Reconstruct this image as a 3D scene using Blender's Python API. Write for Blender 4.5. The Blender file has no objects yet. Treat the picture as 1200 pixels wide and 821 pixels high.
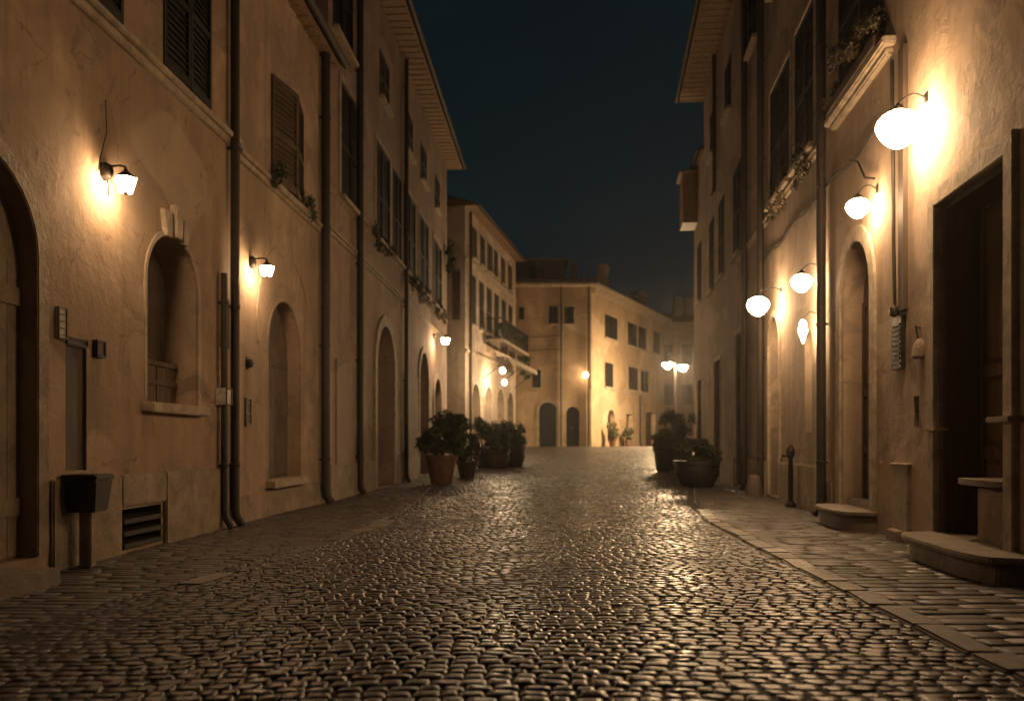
import bpy, bmesh, math, random
import numpy as np
from mathutils import Vector
from mathutils.geometry import tessellate_polygon

random.seed(11)
rng = np.random.default_rng(11)
D = bpy.data
sc = bpy.context.scene
COL = sc.collection
PI = math.pi
CAM_H = 1.1


# ------------------------------------------------------------------ ground
def ground_z(y):
    """height of the paving: level near the viewer, climbing to the little square"""
    y = np.asarray(y, dtype=float)
    t = np.clip((y - 24.0) / 22.0, 0, 1)
    return 0.95 * t ** 1.6 + 0.04 * np.clip((y - 46) / 60.0, 0, 1)


def gz(y):
    return float(ground_z(y))


# ------------------------------------------------------------------ helpers
def tag(o, label=None, cat=None, group=None, kind=None):
    if label: o['label'] = label
    if cat: o['category'] = cat
    if group: o['group'] = group
    if kind: o['kind'] = kind
    return o


def thing(name, loc, label, cat, group=None, rz=0.0):
    o = D.objects.new(name, None)
    o.empty_display_size = 0.2
    COL.objects.link(o)
    o.location = loc
    o.rotation_euler = (0, 0, rz)
    return tag(o, label, cat, group)


def base_of(p):
    v = Vector((0, 0, 0))
    while p is not None:
        v += p.location
        p = p.parent
    return v


class Frame:
    """a facade plane: u along it, d out of it towards the street"""
    def __init__(s, P0, T, n):
        s.P0, s.T = P0, T
        l = math.hypot(*n)
        s.n = (n[0] / l, n[1] / l)
        s.len = math.hypot(*T)

    def p(s, u, z, d=0.0):
        return (s.P0[0] + s.T[0] * u + s.n[0] * d, s.P0[1] + s.T[1] * u + s.n[1] * d, z)


class MB:
    def __init__(s):
        s.v, s.f = [], []

    def add(s, vs, fs):
        o = len(s.v)
        s.v += [tuple(a) for a in vs]
        s.f += [tuple(i + o for i in f) for f in fs]

    def hexa(s, c):
        s.add(c, [(0, 3, 2, 1), (4, 5, 6, 7), (0, 1, 5, 4), (1, 2, 6, 5), (2, 3, 7, 6), (3, 0, 4, 7)])

    def fbox(s, F, u0, u1, z0, z1, d0, d1):
        c = [F.p(u0, z0, d0), F.p(u1, z0, d0), F.p(u1, z0, d1), F.p(u0, z0, d1),
             F.p(u0, z1, d0), F.p(u1, z1, d0), F.p(u1, z1, d1), F.p(u0, z1, d1)]
        s.hexa(c)

    def box(s, x0, x1, y0, y1, z0, z1):
        s.hexa([(x0, y0, z0), (x1, y0, z0), (x1, y1, z0), (x0, y1, z0),
                (x0, y0, z1), (x1, y0, z1), (x1, y1, z1), (x0, y1, z1)])

    def prism(s, F, contour, d0, d1):
        n = len(contour)
        a = [F.p(u, z, d0) for u, z in contour]
        b = [F.p(u, z, d1) for u, z in contour]
        fs = [tuple(range(n)), tuple(range(2 * n - 1, n - 1, -1))]
        fs += [(i, (i + 1) % n, n + (i + 1) % n, n + i) for i in range(n)]
        s.add(a + b, fs)

    def band(s, F, inner, outer, d0, d1):
        """solid strip between two open contours of equal length"""
        n = len(inner)
        vs = []
        for (u, z), (U, Z) in zip(inner, outer):
            vs += [F.p(u, z, d0), F.p(u, z, d1), F.p(U, Z, d1), F.p(U, Z, d0)]
        fs = []
        for i in range(n - 1):
            a, b = 4 * i, 4 * i + 4
            for k in range(4):
                fs.append((a + k, a + (k + 1) % 4, b + (k + 1) % 4, b + k))
        fs += [(0, 3, 2, 1), (4 * n - 4, 4 * n - 3, 4 * n - 2, 4 * n - 1)]
        s.add(vs, fs)

    def lathe(s, c, prof, n=24, sx=1.0, sy=1.0):
        vs, fs = [], []
        m = len(prof)
        for r, z in prof:
            for k in range(n):
                a = 2 * PI * k / n
                vs.append((c[0] + sx * r * math.cos(a), c[1] + sy * r * math.sin(a), c[2] + z))
        for i in range(m - 1):
            for k in range(n):
                k2 = (k + 1) % n
                fs.append((i * n + k, i * n + k2, (i + 1) * n + k2, (i + 1) * n + k))
        fs.append(tuple(range(n - 1, -1, -1)))
        fs.append(tuple(range((m - 1) * n, m * n)))
        s.add(vs, fs)

    def tube(s, pts, r, n=8):
        pts = [Vector(p) for p in pts]
        vs, fs = [], []
        rr = r if isinstance(r, (list, tuple)) else [r] * len(pts)
        for i, p in enumerate(pts):
            t = (pts[min(i + 1, len(pts) - 1)] - pts[max(i - 1, 0)]).normalized()
            a = Vector((0, 0, 1)) if abs(t.z) < 0.9 else Vector((1, 0, 0))
            x = t.cross(a).normalized()
            y = t.cross(x)
            for k in range(n):
                q = 2 * PI * k / n
                vs.append(p + (x * math.cos(q) + y * math.sin(q)) * rr[i])
        for i in range(len(pts) - 1):
            for k in range(n):
                k2 = (k + 1) % n
                fs.append((i * n + k, i * n + k2, (i + 1) * n + k2, (i + 1) * n + k))
        fs.append(tuple(range(n - 1, -1, -1)))
        fs.append(tuple(range((len(pts) - 1) * n, len(pts) * n)))
        s.add(vs, fs)

    def build(s, name, mat, parent=None, bevel=0.0, smooth=False, recalc=True, origin=None, seg=2):
        off = base_of(parent) if parent is not None else Vector(origin or (0, 0, 0))
        me = D.meshes.new(name)
        me.from_pydata([(a[0] - off.x, a[1] - off.y, a[2] - off.z) for a in s.v], [], s.f)
        if recalc or bevel:
            bm = bmesh.new()
            bm.from_mesh(me)
            if recalc:
                bmesh.ops.recalc_face_normals(bm, faces=bm.faces)
            if bevel:
                es = [e for e in bm.edges if len(e.link_faces) == 2 and e.calc_face_angle(0) > 0.6]
                bmesh.ops.bevel(bm, geom=es, offset=bevel, segments=seg, affect='EDGES', clamp_overlap=True)
            bm.to_mesh(me)
            bm.free()
        if smooth:
            me.polygons.foreach_set('use_smooth', [True] * len(me.polygons))
            me.set_sharp_from_angle(angle=math.radians(42))
        me.materials.append(mat)
        o = D.objects.new(name, me)
        COL.objects.link(o)
        if parent is not None:
            o.parent = parent
        else:
            o.location = off
        return o


def copy_tree(o, parent=None):
    c = o.copy()
    COL.objects.link(c)
    if parent is not None:
        c.parent = parent
    for ch in list(o.children):
        copy_tree(ch, c)
    return c


# ------------------------------------------------------------------ materials
class NT:
    def __init__(s, name):
        s.m = D.materials.new(name)
        s.m.use_nodes = True
        s.t = s.m.node_tree
        s.b = s.t.nodes['Principled BSDF']

    def n(s, typ, ins=None, **props):
        nd = s.t.nodes.new(typ)
        for k, v in props.items():
            setattr(nd, k, v)
        for k, v in (ins or {}).items():
            s.set(nd.inputs[k], v)
        return nd

    def set(s, sock, v):
        if hasattr(v, 'is_output') or isinstance(v, bpy.types.NodeSocket):
            s.t.links.new(v, sock)
        else:
            if isinstance(v, (tuple, list)) and len(v) == 3 and sock.type == 'RGBA':
                v = (*v, 1)
            sock.default_value = v

    def pos(s, sx=1, sy=1, sz=1):
        g = s.n('ShaderNodeNewGeometry')
        m = s.n('ShaderNodeMapping', {'Vector': g.outputs['Position'], 'Scale': (sx, sy, sz)})
        return m.outputs[0]

    def noise(s, vec, scale, detail=4, rough=0.55, dist=0.0):
        return s.n('ShaderNodeTexNoise', {'Vector': vec, 'Scale': scale, 'Detail': detail,
                                          'Roughness': rough, 'Distortion': dist}).outputs['Fac']

    def ramp(s, fac, lo, hi, a=0.0, b=1.0):
        return s.n('ShaderNodeMapRange', {'Value': fac, 'From Min': lo, 'From Max': hi,
                                          'To Min': a, 'To Max': b}).outputs['Result']

    def mix(s, fac, a, b, mode='MIX'):
        nd = s.n('ShaderNodeMix', data_type='RGBA', blend_type=mode)
        s.set(nd.inputs[0], fac)
        s.set(nd.inputs[6], a)
        s.set(nd.inputs[7], b)
        return nd.outputs[2]

    def math(s, op, a, b):
        nd = s.n('ShaderNodeMath', operation=op)
        s.set(nd.inputs[0], a)
        s.set(nd.inputs[1], b)
        return nd.outputs[0]

    def bump(s, h, strength, dist, normal=None):
        ins = {'Height': h, 'Strength': strength, 'Distance': dist}
        if normal is not None:
            ins['Normal'] = normal
        return s.n('ShaderNodeBump', ins).outputs[0]

    def out(s, col=None, rough=None, normal=None, **kw):
        if col is not None: s.set(s.b.inputs['Base Color'], col)
        if rough is not None: s.set(s.b.inputs['Roughness'], rough)
        if normal is not None: s.set(s.b.inputs['Normal'], normal)
        for k, v in kw.items():
            s.set(s.b.inputs[k.replace('_', ' ')], v)
        return s.m


def mul(c, k):
    return tuple(min(1, x * k) for x in c)


def plaster(name, c, dirt=0.6, peel=0.57, streak=0.5, bump=0.35):
    c = (c[0] * .95, c[1] * .965, c[2] * 1.05)
    t = NT(name)
    p = t.pos()
    big = t.noise(p, 0.55, 6, 0.6, 0.6)
    mid = t.noise(p, 2.6, 6, 0.65, 0.3)
    st = t.noise(t.pos(5.0, 5.0, 0.22), 1.0, 5, 0.6)
    st2 = t.noise(t.pos(14, 14, 0.5), 1.0, 3, 0.6)
    fine = t.noise(p, 38, 3, 0.6)
    col = t.mix(t.ramp(big, 0.35, 0.68), mul(c, 0.60), mul(c, 1.12))
    col = t.mix(t.ramp(mid, 0.42, 0.62, 0, 0.6), col, mul((c[0], c[1] * .96, c[2] * .9), 0.72))
    col = t.mix(t.ramp(st, 0.48, 0.72, 0, streak), col, mul(c, 0.45))
    col = t.mix(t.ramp(st2, 0.55, 0.75, 0, streak * .6), col, mul(c, 0.6))
    pl = t.noise(p, 0.9, 9, 0.68, 1.2)
    patch = t.ramp(pl, peel, peel + 0.02)
    col = t.mix(t.math('MULTIPLY', patch, 0.8), col, (c[0] * .58, c[1] * .60, c[2] * .66))
    rep = t.noise(t.pos(.8, .8, 1.1), 0.45, 2, 0.4, 0.2)
    col = t.mix(t.ramp(rep, 0.60, 0.612, 0, .55), col, (c[0] * 1.05, c[1] * 1.1, c[2] * 1.2))
    vd = t.n('ShaderNodeTexVoronoi', {'Vector': t.n('ShaderNodeVectorMath', {0: t.pos(), 1: t.n('ShaderNodeTexNoise', {'Vector': t.pos(), 'Scale': 1.4, 'Detail': 6}).outputs['Color']}, operation='ADD').outputs[0], 'Scale': 0.55}, feature='DISTANCE_TO_EDGE').outputs['Distance']
    crack = t.math('MULTIPLY', t.ramp(vd, 0.0, 0.009, 1, 0), t.ramp(mid, 0.46, 0.58))
    col = t.mix(t.math('MULTIPLY', crack, .7), col, mul(c, .25))
    spot = t.noise(p, 6.5, 8, 0.7, 0.5)
    col = t.mix(t.ramp(spot, 0.62, 0.7, 0, dirt), col, mul(c, 0.38))
    h = t.math('ADD', t.math('MULTIPLY', mid, 1.0), t.math('MULTIPLY', fine, 0.14))
    h = t.math('SUBTRACT', h, t.math('MULTIPLY', patch, 0.10))
    h = t.math('ADD', h, t.math('MULTIPLY', big, 2.0))
    nrm = t.bump(h, bump, 0.06)
    return t.out(col, 0.88, nrm)


def stone(name, c, scale=4.0, bump=0.6, rough=0.8):
    t = NT(name)
    p = t.pos()
    a = t.noise(p, scale, 7, 0.65, 0.4)
    b = t.noise(p, scale * 7, 5, 0.6)
    col = t.mix(t.ramp(a, 0.35, 0.68), mul(c, 0.6), mul(c, 1.15))
    col = t.mix(t.ramp(b, 0.55, 0.72, 0, 0.55), col, mul(c, 0.45))
    h = t.math('ADD', a, t.math('MULTIPLY', b, 0.4))
    return t.out(col, rough, t.bump(h, bump, 0.03))


def wood(name, c, rough=0.6):
    t = NT(name)
    g = t.noise(t.pos(16, 16, 0.9), 1.0, 6, 0.65, 0.3)
    g2 = t.noise(t.pos(), 1.7, 5, 0.6)
    col = t.mix(t.ramp(g, 0.35, 0.65), mul(c, 0.55), mul(c, 1.2))
    col = t.mix(t.ramp(g2, 0.45, 0.7, 0, 0.5), col, mul(c, 0.55))
    return t.out(col, rough, t.bump(g, 0.4, 0.01))


def metal(name, c, rough=0.5, met=0.6):
    t = NT(name)
    g = t.noise(t.pos(), 14, 6, 0.65)
    col = t.mix(t.ramp(g, 0.4, 0.7), mul(c, 0.7), mul(c, 1.25))
    return t.out(col, t.ramp(g, 0.3, 0.7, rough - .1, rough + .15), t.bump(g, 0.25, 0.004), Metallic=met)


def glow(name, c, strength):
    t = NT(name)
    t.out((0.9, 0.88, 0.82), 0.25)
    t.set(t.b.inputs['Emission Color'], c)
    t.set(t.b.inputs['Emission Strength'], strength)
    return t.m


def paving(name, c, lo, hi, joint=False, fine=26):
    """stones of a laid surface: each stone carries its own tone"""
    t = NT(name)
    at = t.n('ShaderNodeAttribute', attribute_name='tone').outputs['Fac']
    p = t.pos()
    a = t.noise(p, 1.1, 6, 0.6, 0.5)
    b = t.noise(p, fine, 6, 0.65)
    col = t.mix(at, mul(c, 0.5), mul((c[0] * 1.05, c[1], c[2] * .94), 1.45))
    col = t.mix(t.ramp(b, 0.45, 0.7, 0, 0.6), col, mul(c, 0.4))
    col = t.mix(t.ramp(a, 0.5, 0.7, 0, 0.45), col, mul(c, 0.55))
    wet = t.ramp(a, 0.36, 0.64)
    r = t.math('ADD', t.math('MULTIPLY', wet, hi - lo), lo)
    r = t.math('ADD', r, t.math('MULTIPLY', t.ramp(b, 0.4, 0.7), 0.14))
    return t.out(col, r, t.bump(t.math('ADD', b, t.math('MULTIPLY', t.noise(p, 95, 3), .3)), 0.22, 0.006))


M = {}
M['plaster_ochre'] = plaster('ochre plaster', (0.46, 0.335, 0.21), streak=0.45)
M['plaster_tan'] = plaster('tan plaster', (0.48, 0.355, 0.23), peel=0.55)
M['plaster_rose'] = plaster('rosy plaster', (0.42, 0.30, 0.215), peel=0.55, streak=0.75)
M['plaster_pale'] = plaster('pale plaster', (0.52, 0.42, 0.30), streak=0.6)
M['plaster_yellow'] = plaster('yellow plaster', (0.52, 0.38, 0.22), dirt=.35, streak=.35, peel=.66)
M['plaster_grey'] = plaster('grey plaster', (0.30, 0.25, 0.20), streak=.4)
M['plaster_worn'] = plaster('worn plaster', (0.43, 0.33, 0.225), dirt=0.8, peel=0.53, streak=0.8, bump=.5)
M['plinth'] = stone('rough plinth stone', (0.36, 0.29, 0.21), 3.0, 0.9)
M['trim'] = stone('pale trim stone', (0.46, 0.38, 0.28), 5.0, 0.5)
M['slab'] = stone('infill slab stone', (0.15, 0.115, 0.083), 2.4, 0.7)
M['panel_brown'] = stone('weathered brown board', (0.085, 0.06, 0.04), 3, 0.5)
M['step'] = stone('worn step stone', (0.22, 0.18, 0.135), 5.0, 0.5, 0.6)
M['soffit'] = wood('soffit board', (0.34, 0.23, 0.14), 0.8)
M['shutter_dark'] = wood('dark shutter paint', (0.016, 0.0155, 0.015), 0.7)
M['shutter_brown'] = wood('brown shutter paint', (0.27, 0.185, 0.115), 0.6)
M['shutter_grey'] = wood('faded shutter paint', (0.085, 0.06, 0.042), 0.65)
M['shutter_louvre'] = wood('weathered louvre paint', (0.13, 0.092, 0.06), 0.55)
M['door'] = wood('dark door wood', (0.075, 0.042, 0.022), 0.45)
M['door_mid'] = wood('brown door wood', (0.13, 0.08, 0.045), 0.5)
M['door_blue'] = wood('blue black door paint', (0.022, 0.026, 0.032), 0.55)
M['iron'] = metal('dark iron', (0.035, 0.03, 0.026), 0.55)
M['pipe'] = metal('weathered pipe', (0.06, 0.047, 0.036), 0.6, 0.4)
M['bin'] = metal('dark bin steel', (0.05, 0.042, 0.036), 0.5, 0.4)
M['brass'] = metal('dull brass', (0.5, 0.36, 0.16), 0.35, 0.9)
M['tin'] = metal('pale enamel', (0.55, 0.5, 0.42), 0.45, 0.0)
M['terracotta'] = stone('terracotta', (0.20, 0.105, 0.065), 6, 0.4)
M['black_pot'] = stone('black pot clay', (0.035, 0.032, 0.03), 6, 0.2, 0.5)
M['brown_pot'] = stone('dark brown pot clay', (0.09, 0.055, 0.038), 6, 0.3, 0.6)
M['tile'] = stone('roof tile', (0.23, 0.125, 0.08), 5, 0.7)
M['soil'] = stone('soil', (0.05, 0.035, 0.025), 20, 1.0)
M['canvas'] = stone('awning canvas', (0.42, 0.34, 0.25), 3, 0.2)
M['cobble'] = paving('basalt cobble', (0.082, 0.073, 0.067), 0.25, 0.40)
M['flag'] = paving('worn flagstone', (0.088, 0.075, 0.063), 0.40, 0.62, fine=18)
M['kerb'] = paving('pale kerb stone', (0.15, 0.13, 0.107), 0.36, 0.6, fine=14)
M['bed'] = stone('sandy joint', (0.05, 0.043, 0.036), 14, 0.8, 0.8)
WARM = (1.0, 0.63, 0.335)
M['globe'] = glow('lit opal globe', WARM, 112)
M['globe_soft'] = glow('lit small opal globe', WARM, 112)
M['lantern'] = glow('lit lantern glass', WARM, 190)
M['far_lamp'] = glow('lit street lamp glass', (1.0, 0.68, 0.36), 1100)
M['corner_lamp'] = glow('lit corner lamp glass', WARM, 50)
M['awning_bulb'] = glow('lit awning bulb', (1.0, 0.7, 0.4), 850)
M['bulb'] = glow('reflection glow', (1.0, 0.66, 0.34), 150)  # diamond lantern only: emission imitates a reflection in its glass


def glass():
    t = NT('dark window glass')
    return t.out((0.012, 0.013, 0.015), 0.12, None, IOR=1.5)


M['glass'] = glass()


def leafmat(name, a, b):
    t = NT(name)
    at = t.n('ShaderNodeAttribute', attribute_name='tone').outputs['Fac']
    t.set(t.b.inputs['Subsurface Weight'], 0.0)
    return t.out(t.mix(at, a, b), 0.5)


M['leaf'] = leafmat('shrub leaf', (0.018, 0.030, 0.012), (0.075, 0.10, 0.035))
M['leaf_olive'] = leafmat('olive leaf', (0.03, 0.036, 0.014), (0.12, 0.12, 0.045))
M['leaf_dry'] = leafmat('dry trailing leaf', (0.022, 0.02, 0.01), (0.08, 0.06, 0.028))


# ------------------------------------------------------------------ foliage
def leaves(name, mat, parent, blobs, n, size=0.06, seed=1):
    """leaf-sized faces spread through a handful of overlapping clumps"""
    r = np.random.default_rng(seed)
    off = base_of(parent) if parent is not None else Vector((0, 0, 0))
    vol = np.array([b[3] * b[4] * b[5] for b in blobs]) ** 0.7
    which = r.choice(len(blobs), n, p=vol / vol.sum())
    B = np.array(blobs)[which]
    d = r.normal(size=(n, 3))
    d /= np.linalg.norm(d, axis=1)[:, None]
    rad = r.uniform(0.25, 1.0, n) ** 0.5 * r.normal(1, 0.10, n)
    c = B[:, :3] + d * rad[:, None] * B[:, 3:6]
    nrm = d + r.normal(0, 0.7, (n, 3)) + np.array([0, 0, 0.5])
    nrm /= np.linalg.norm(nrm, axis=1)[:, None]
    a = np.cross(nrm, r.normal(size=(n, 3)))
    a /= np.linalg.norm(a, axis=1)[:, None]
    b = np.cross(nrm, a)
    s = (size * r.uniform(0.6, 1.35, n))[:, None]
    v = np.empty((n, 4, 3))
    v[:, 0] = c - a * s
    v[:, 1] = c + b * s * 0.45 + nrm * s * .12
    v[:, 2] = c + a * s
    v[:, 3] = c - b * s * 0.45 + nrm * s * .12
    v = v.reshape(-1, 3) - np.array(off)
    me = D.meshes.new(name)
    f = np.arange(4 * n).reshape(-1, 4)
    me.from_pydata(v.tolist(), [], f.tolist())
    at = me.attributes.new('tone', 'FLOAT', 'POINT')
    clump = r.uniform(0, 0.6, len(blobs))[which]
    at.data.foreach_set('value', np.repeat(np.clip(clump + r.uniform(0, 0.5, n), 0, 1), 4).astype(np.float32))
    me.materials.append(mat)
    o = D.objects.new(name, me)
    COL.objects.link(o)
    if parent is not None:
        o.parent = parent
    else:
        o.location = off
    return o


# ------------------------------------------------------------------ laid stones
def laid(name, mat, x_lo, x_hi, y0, y1, w, h, dome, seed, jit=0.10, gap=0.010, lift=0.0, wav=0.03, kind='structure',
         skew=0.0, tilt=0.012, res=6, rc=.16, e=.86, skirt=.016, tsd=.24):
    """rows of individually shaped stones, one mesh (the surface pattern of the paving)"""
    r = np.random.default_rng(seed)
    cx, cy, sw, sh = [], [], [], []
    y = y0
    while y < y1:
        rh = h * r.uniform(0.85, 1.15)
        xa, xb = x_lo(y), x_hi(y)
        x = xa
        first = r.uniform(.35, 1.0)
        while x < xb - .02:
            ww = w * r.uniform(0.66, 1.36) * first
            first = 1.0
            ww = min(ww, xb - x)
            cx.append(x + ww / 2); cy.append(y + rh / 2); sw.append(ww); sh.append(rh)
            x += ww
        y += rh
    cx, cy, sw, sh = map(np.array, (cx, cy, sw, sh))
    n = len(cx)
    g = np.array([-1, -e, -.38, .38, e, 1.0])
    U, V = np.meshgrid(g, g, indexing='ij')
    U, V = U.ravel(), V.ravel()
    # square with rounded corners
    k = 1 - rc * (U * U) * (V * V)
    Uq, Vq = U * k, V * k
    hw = (sw / 2 - gap)[:, None] * r.uniform(0.93, 1.0, (n, 1))
    hh = (sh / 2 - gap)[:, None] * r.uniform(0.93, 1.0, (n, 1))
    X = Uq[None] * hw
    Y = Vq[None] * hh
    # corner jitter, bilinear
    jx = r.normal(0, jit, (n, 4)) * sw[:, None] * .5
    jy = r.normal(0, jit, (n, 4)) * sh[:, None] * .5
    wts = np.stack([(1 - U) * (1 - V), (1 + U) * (1 - V), (1 - U) * (1 + V), (1 + U) * (1 + V)]) / 4
    X = X + jx @ wts
    Y = Y + jy @ wts
    edge = np.maximum(np.abs(U), np.abs(V))
    prof = np.where(edge > 0.99, -1.0, np.clip(1 - 0.5 * (U ** 4 + V ** 4) - .15 * (U ** 2 + V ** 2), -.2, 1))
    Z = np.where(edge[None] > 0.99, -skirt - dome, dome * prof[None] * r.uniform(0.6, 1.4, (n, 1)))
    Z = Z + r.normal(0, tilt, (n, 1)) * U[None] * 1.0 * (edge < .99) + r.normal(0, tilt, (n, 1)) * V[None] * (edge < .99)
    Z = Z + r.normal(0, 0.25 * dome + .001, (n, 1)) + r.normal(0, dome * .10, Z.shape)
    PX = cx[:, None] + X
    PY = cy[:, None] + Y + wav * np.sin(cx[:, None] * 1.3 + cy[:, None] * .37) + skew * (cx[:, None])
    PZ = ground_z(PY) + lift + Z
    PZ = PZ + 0.005 * np.sin(PX * 1.7 + PY * .6) + 0.004 * np.sin(PX * .8 - PY * 1.1)
    vs = np.stack([PX, PY, PZ], -1).reshape(-1, 3)
    q = []
    for i in range(res - 1):
        for j in range(res - 1):
            a = i * res + j
            q.append((a, a + res, a + res + 1, a + 1))
    q = np.array(q)
    F = (q[None] + (np.arange(n) * res * res)[:, None, None]).reshape(-1, 4)
    me = D.meshes.new(name)
    me.vertices.add(len(vs))
    me.vertices.foreach_set('co', vs.astype(np.float32).ravel())
    me.loops.add(F.size)
    me.loops.foreach_set('vertex_index', F.astype(np.int32).ravel())
    me.polygons.add(len(F))
    me.polygons.foreach_set('loop_start', (np.arange(len(F)) * 4).astype(np.int32))
    me.polygons.foreach_set('use_smooth', np.ones(len(F), bool))
    me.update(calc_edges=True)
    at = me.attributes.new('tone', 'FLOAT', 'POINT')
    at.data.foreach_set('value', np.repeat(np.clip(r.normal(.45, tsd, n), 0, 1), res * res).astype(np.float32))
    me.materials.append(mat)
    o = D.objects.new(name, me)
    COL.objects.link(o)
    if kind: o['kind'] = kind
    return o


def lerp(pts):
    xs = [p[0] for p in pts]
    ys = [p[1] for p in pts]
    return lambda y: float(np.interp(y, xs, ys))


XL = lambda y: -4.345 + 0.05 * y          # left facades
XR = lambda y: 3.37 + 0.11 * y            # right facades
KL = lerp([(-4, -4.4), (5.0, -2.85), (6, -2.66), (8.5, -2.22), (11, -1.85), (14, -1.65), (18, -1.75), (24, -2.1), (30, -2.9)])
KR = lerp([(-4, 2.15), (4, 2.38), (5.5, 2.42), (8, 2.55), (12, 2.76), (16, 3.3), (22, 4.6), (26, 6.0), (30, 7.2)])

# base sheet, large enough to reach the horizon
mb = MB()
ys = list(np.linspace(-60, 24, 8)) + list(np.linspace(25, 60, 30)) + [80, 110, 200, 500, 900]
for i, y in enumerate(ys):
    z = gz(y) - 0.0075
    for x in (-500, -12, 0, 12, 24, 500):
        mb.v.append((x, y, z))
for i in range(len(ys) - 1):
    for j in range(5):
        a = i * 6 + j
        mb.f.append((a, a + 1, a + 7, a + 6))
tag(mb.build('ground', M['bed']), kind='structure')

laid('road', M['cobble'], lambda y: KL(y) - .10, lambda y: KR(y) - 0.02 if y < 26 else min(XR(y), 7.6 + (y - 36) * .5 if y > 36 else 7.4),
     -2.0, 49.0, 0.116, 0.092, 0.0032, 3, jit=.105, wav=0.05, tilt=.0015, gap=.0015, skirt=.007)
laid('left_pavement', M['flag'], lambda y: XL(y) - .1, lambda y: KL(y) - .11, -2, 33, 0.42, 0.12, 0.0025, 5, jit=0.03,
     gap=0.001, lift=0.002, wav=0.02, tilt=.0008, rc=.02, e=.95, skirt=.008, tsd=.07)
laid('right_pavement', M['flag'], lambda y: KR(y) + .2, lambda y: XR(y) + .1, -2, 28, 0.46, 0.17, 0.0025, 6, jit=0.03,
     gap=0.001, lift=0.002, wav=0.03, skew=.08, tilt=.001, rc=.02, e=.97, skirt=.008, tsd=.06)


def kerb_run(name, edge, w, y0, y1, seed, lmin, lmax, skip):
    r = random.Random(seed)
    mbk = MB()
    tones = []
    y = y0
    while y < y1:
        L = r.uniform(lmin, lmax)
        if r.random() > skip:
            ya, yb = y + .012, y + L - .012
            xa, xb = edge(ya) + r.uniform(-.02, .02), edge(yb) + r.uniform(-.02, .02)
            ww = w * r.uniform(.85, 1.15)
            zt = 0.013 + r.uniform(-.004, .004)
            n0 = len(mbk.v)
            mbk.hexa([(xa, ya, gz(ya) - .06), (xa + ww, ya, gz(ya) - .06), (xb + ww, yb, gz(yb) - .06), (xb, yb, gz(yb) - .06),
                      (xa, ya, gz(ya) + zt), (xa + ww, ya, gz(ya) + zt + r.uniform(-.006, .006)), (xb + ww, yb, gz(yb) + zt), (xb, yb, gz(yb) + zt)])
        y += L
    o = mbk.build(name, M['kerb'], None, bevel=0.014, smooth=True)
    me = o.data
    at = me.attributes.new('tone', 'FLOAT', 'POINT')
    co = np.array([v.co.y for v in me.vertices])
    at.data.foreach_set('value', (np.abs(np.sin(np.floor(co / .5) * 12.9)) * .8).astype(np.float32))
    return tag(o, kind='structure')


kerb_run('left_kerb', lambda y: KL(y) - .11, 0.20, 5.2, 12.5, 4, .55, 1.1, .4)
kerb_run('right_kerb', lambda y: KR(y), 0.21, 2.0, 14.0, 8, .34, .75, -1)

# ------------------------------------------------------------------ facade frames
FL = Frame((-4.345, 0), (0.05, 1), (1, -0.05))
FR = Frame((3.37, 0), (0.11, 1), (-1, 0.11))
FD = Frame((-1.95 - 0.197 * 35.5, 0), (0.197, 1), (1, -0.197))
FBF = Frame((0, 47), (1, 0), (0, -1))
FBR = Frame((4.37 - 0.48 * 47, 0), (0.48, 1), (1, -0.48))
FC = Frame((0, 68), (1, 0), (0, -1))


def LY(x): return 4.345 / ((600 - x) / 1000 + .05)
def RY(x): return 3.37 / ((x - 600) / 1000 - .11)
def ZZ(y, Y): return CAM_H + (520 - y) / 1000 * Y


def arch_c(u0, u1, z0, zs, zt, n=18, grow=0.0):
    """contour of an arched opening, from bottom left, over the top, to bottom right"""
    c, r = (u0 + u1) / 2, (u1 - u0) / 2 + grow
    pts = [(u0 - grow, z0)]
    for k in range(n + 1):
        a = PI - PI * k / n
        pts.append((c + r * math.cos(a), zs + (zt + grow - zs) * math.sin(a)))
    pts.append((u1 + grow, z0))
    return pts


def rect_c(u0, u1, z0, z1, grow=0.0):
    return [(u0 - grow, z0), (u0 - grow, z1 + grow), (u1 + grow, z1 + grow), (u1 + grow, z0)]


def shutter_leaf(F, u0, u1, z0, z1, d0, mat, parent, pitch=0.07, swing=0.0):
    mb = MB()
    st = 0.055
    t = 0.035
    # swing pushes the free edge (u1 side if >0, u0 side if <0) out of the wall
    def P(u, z, d):
        k = (u - u0) / (u1 - u0)
        dd = d + (swing * k if swing > 0 else -swing * (1 - k))
        return F.p(u, z, dd)
    def bx(a, b, za, zb, da, db, dz=0.0):
        mb.hexa([P(a, za, da), P(b, za, da), P(b, za + dz, db), P(a, za + dz, db),
                 P(a, zb, da), P(b, zb, da), P(b, zb + dz, db), P(a, zb + dz, db)])
    bx(u0, u0 + st, z0, z1, d0, d0 + t)
    bx(u1 - st, u1, z0, z1, d0, d0 + t)
    zm = z0 + (z1 - z0) * .45
    for za, zb in ((z0, z0 + .09), (z1 - .08, z1), (zm - .04, zm + .04)):
        bx(u0 + st + .001, u1 - st - .001, za, zb, d0 + .002, d0 + t - .002)
    z = z0 + .10
    while z < z1 - .12:
        if abs(z - zm) > .07:
            bx(u0 + st + .001, u1 - st - .001, z + .028, z + .038, d0 + .002, d0 + t - .003, -.034)
        z += pitch
    bx(u0 + st + .001, u1 - st - .001, z0 + .02, z1 - .02, d0 - .008, d0 - .002)
    return mb.build('shutter', mat, parent)


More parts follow.
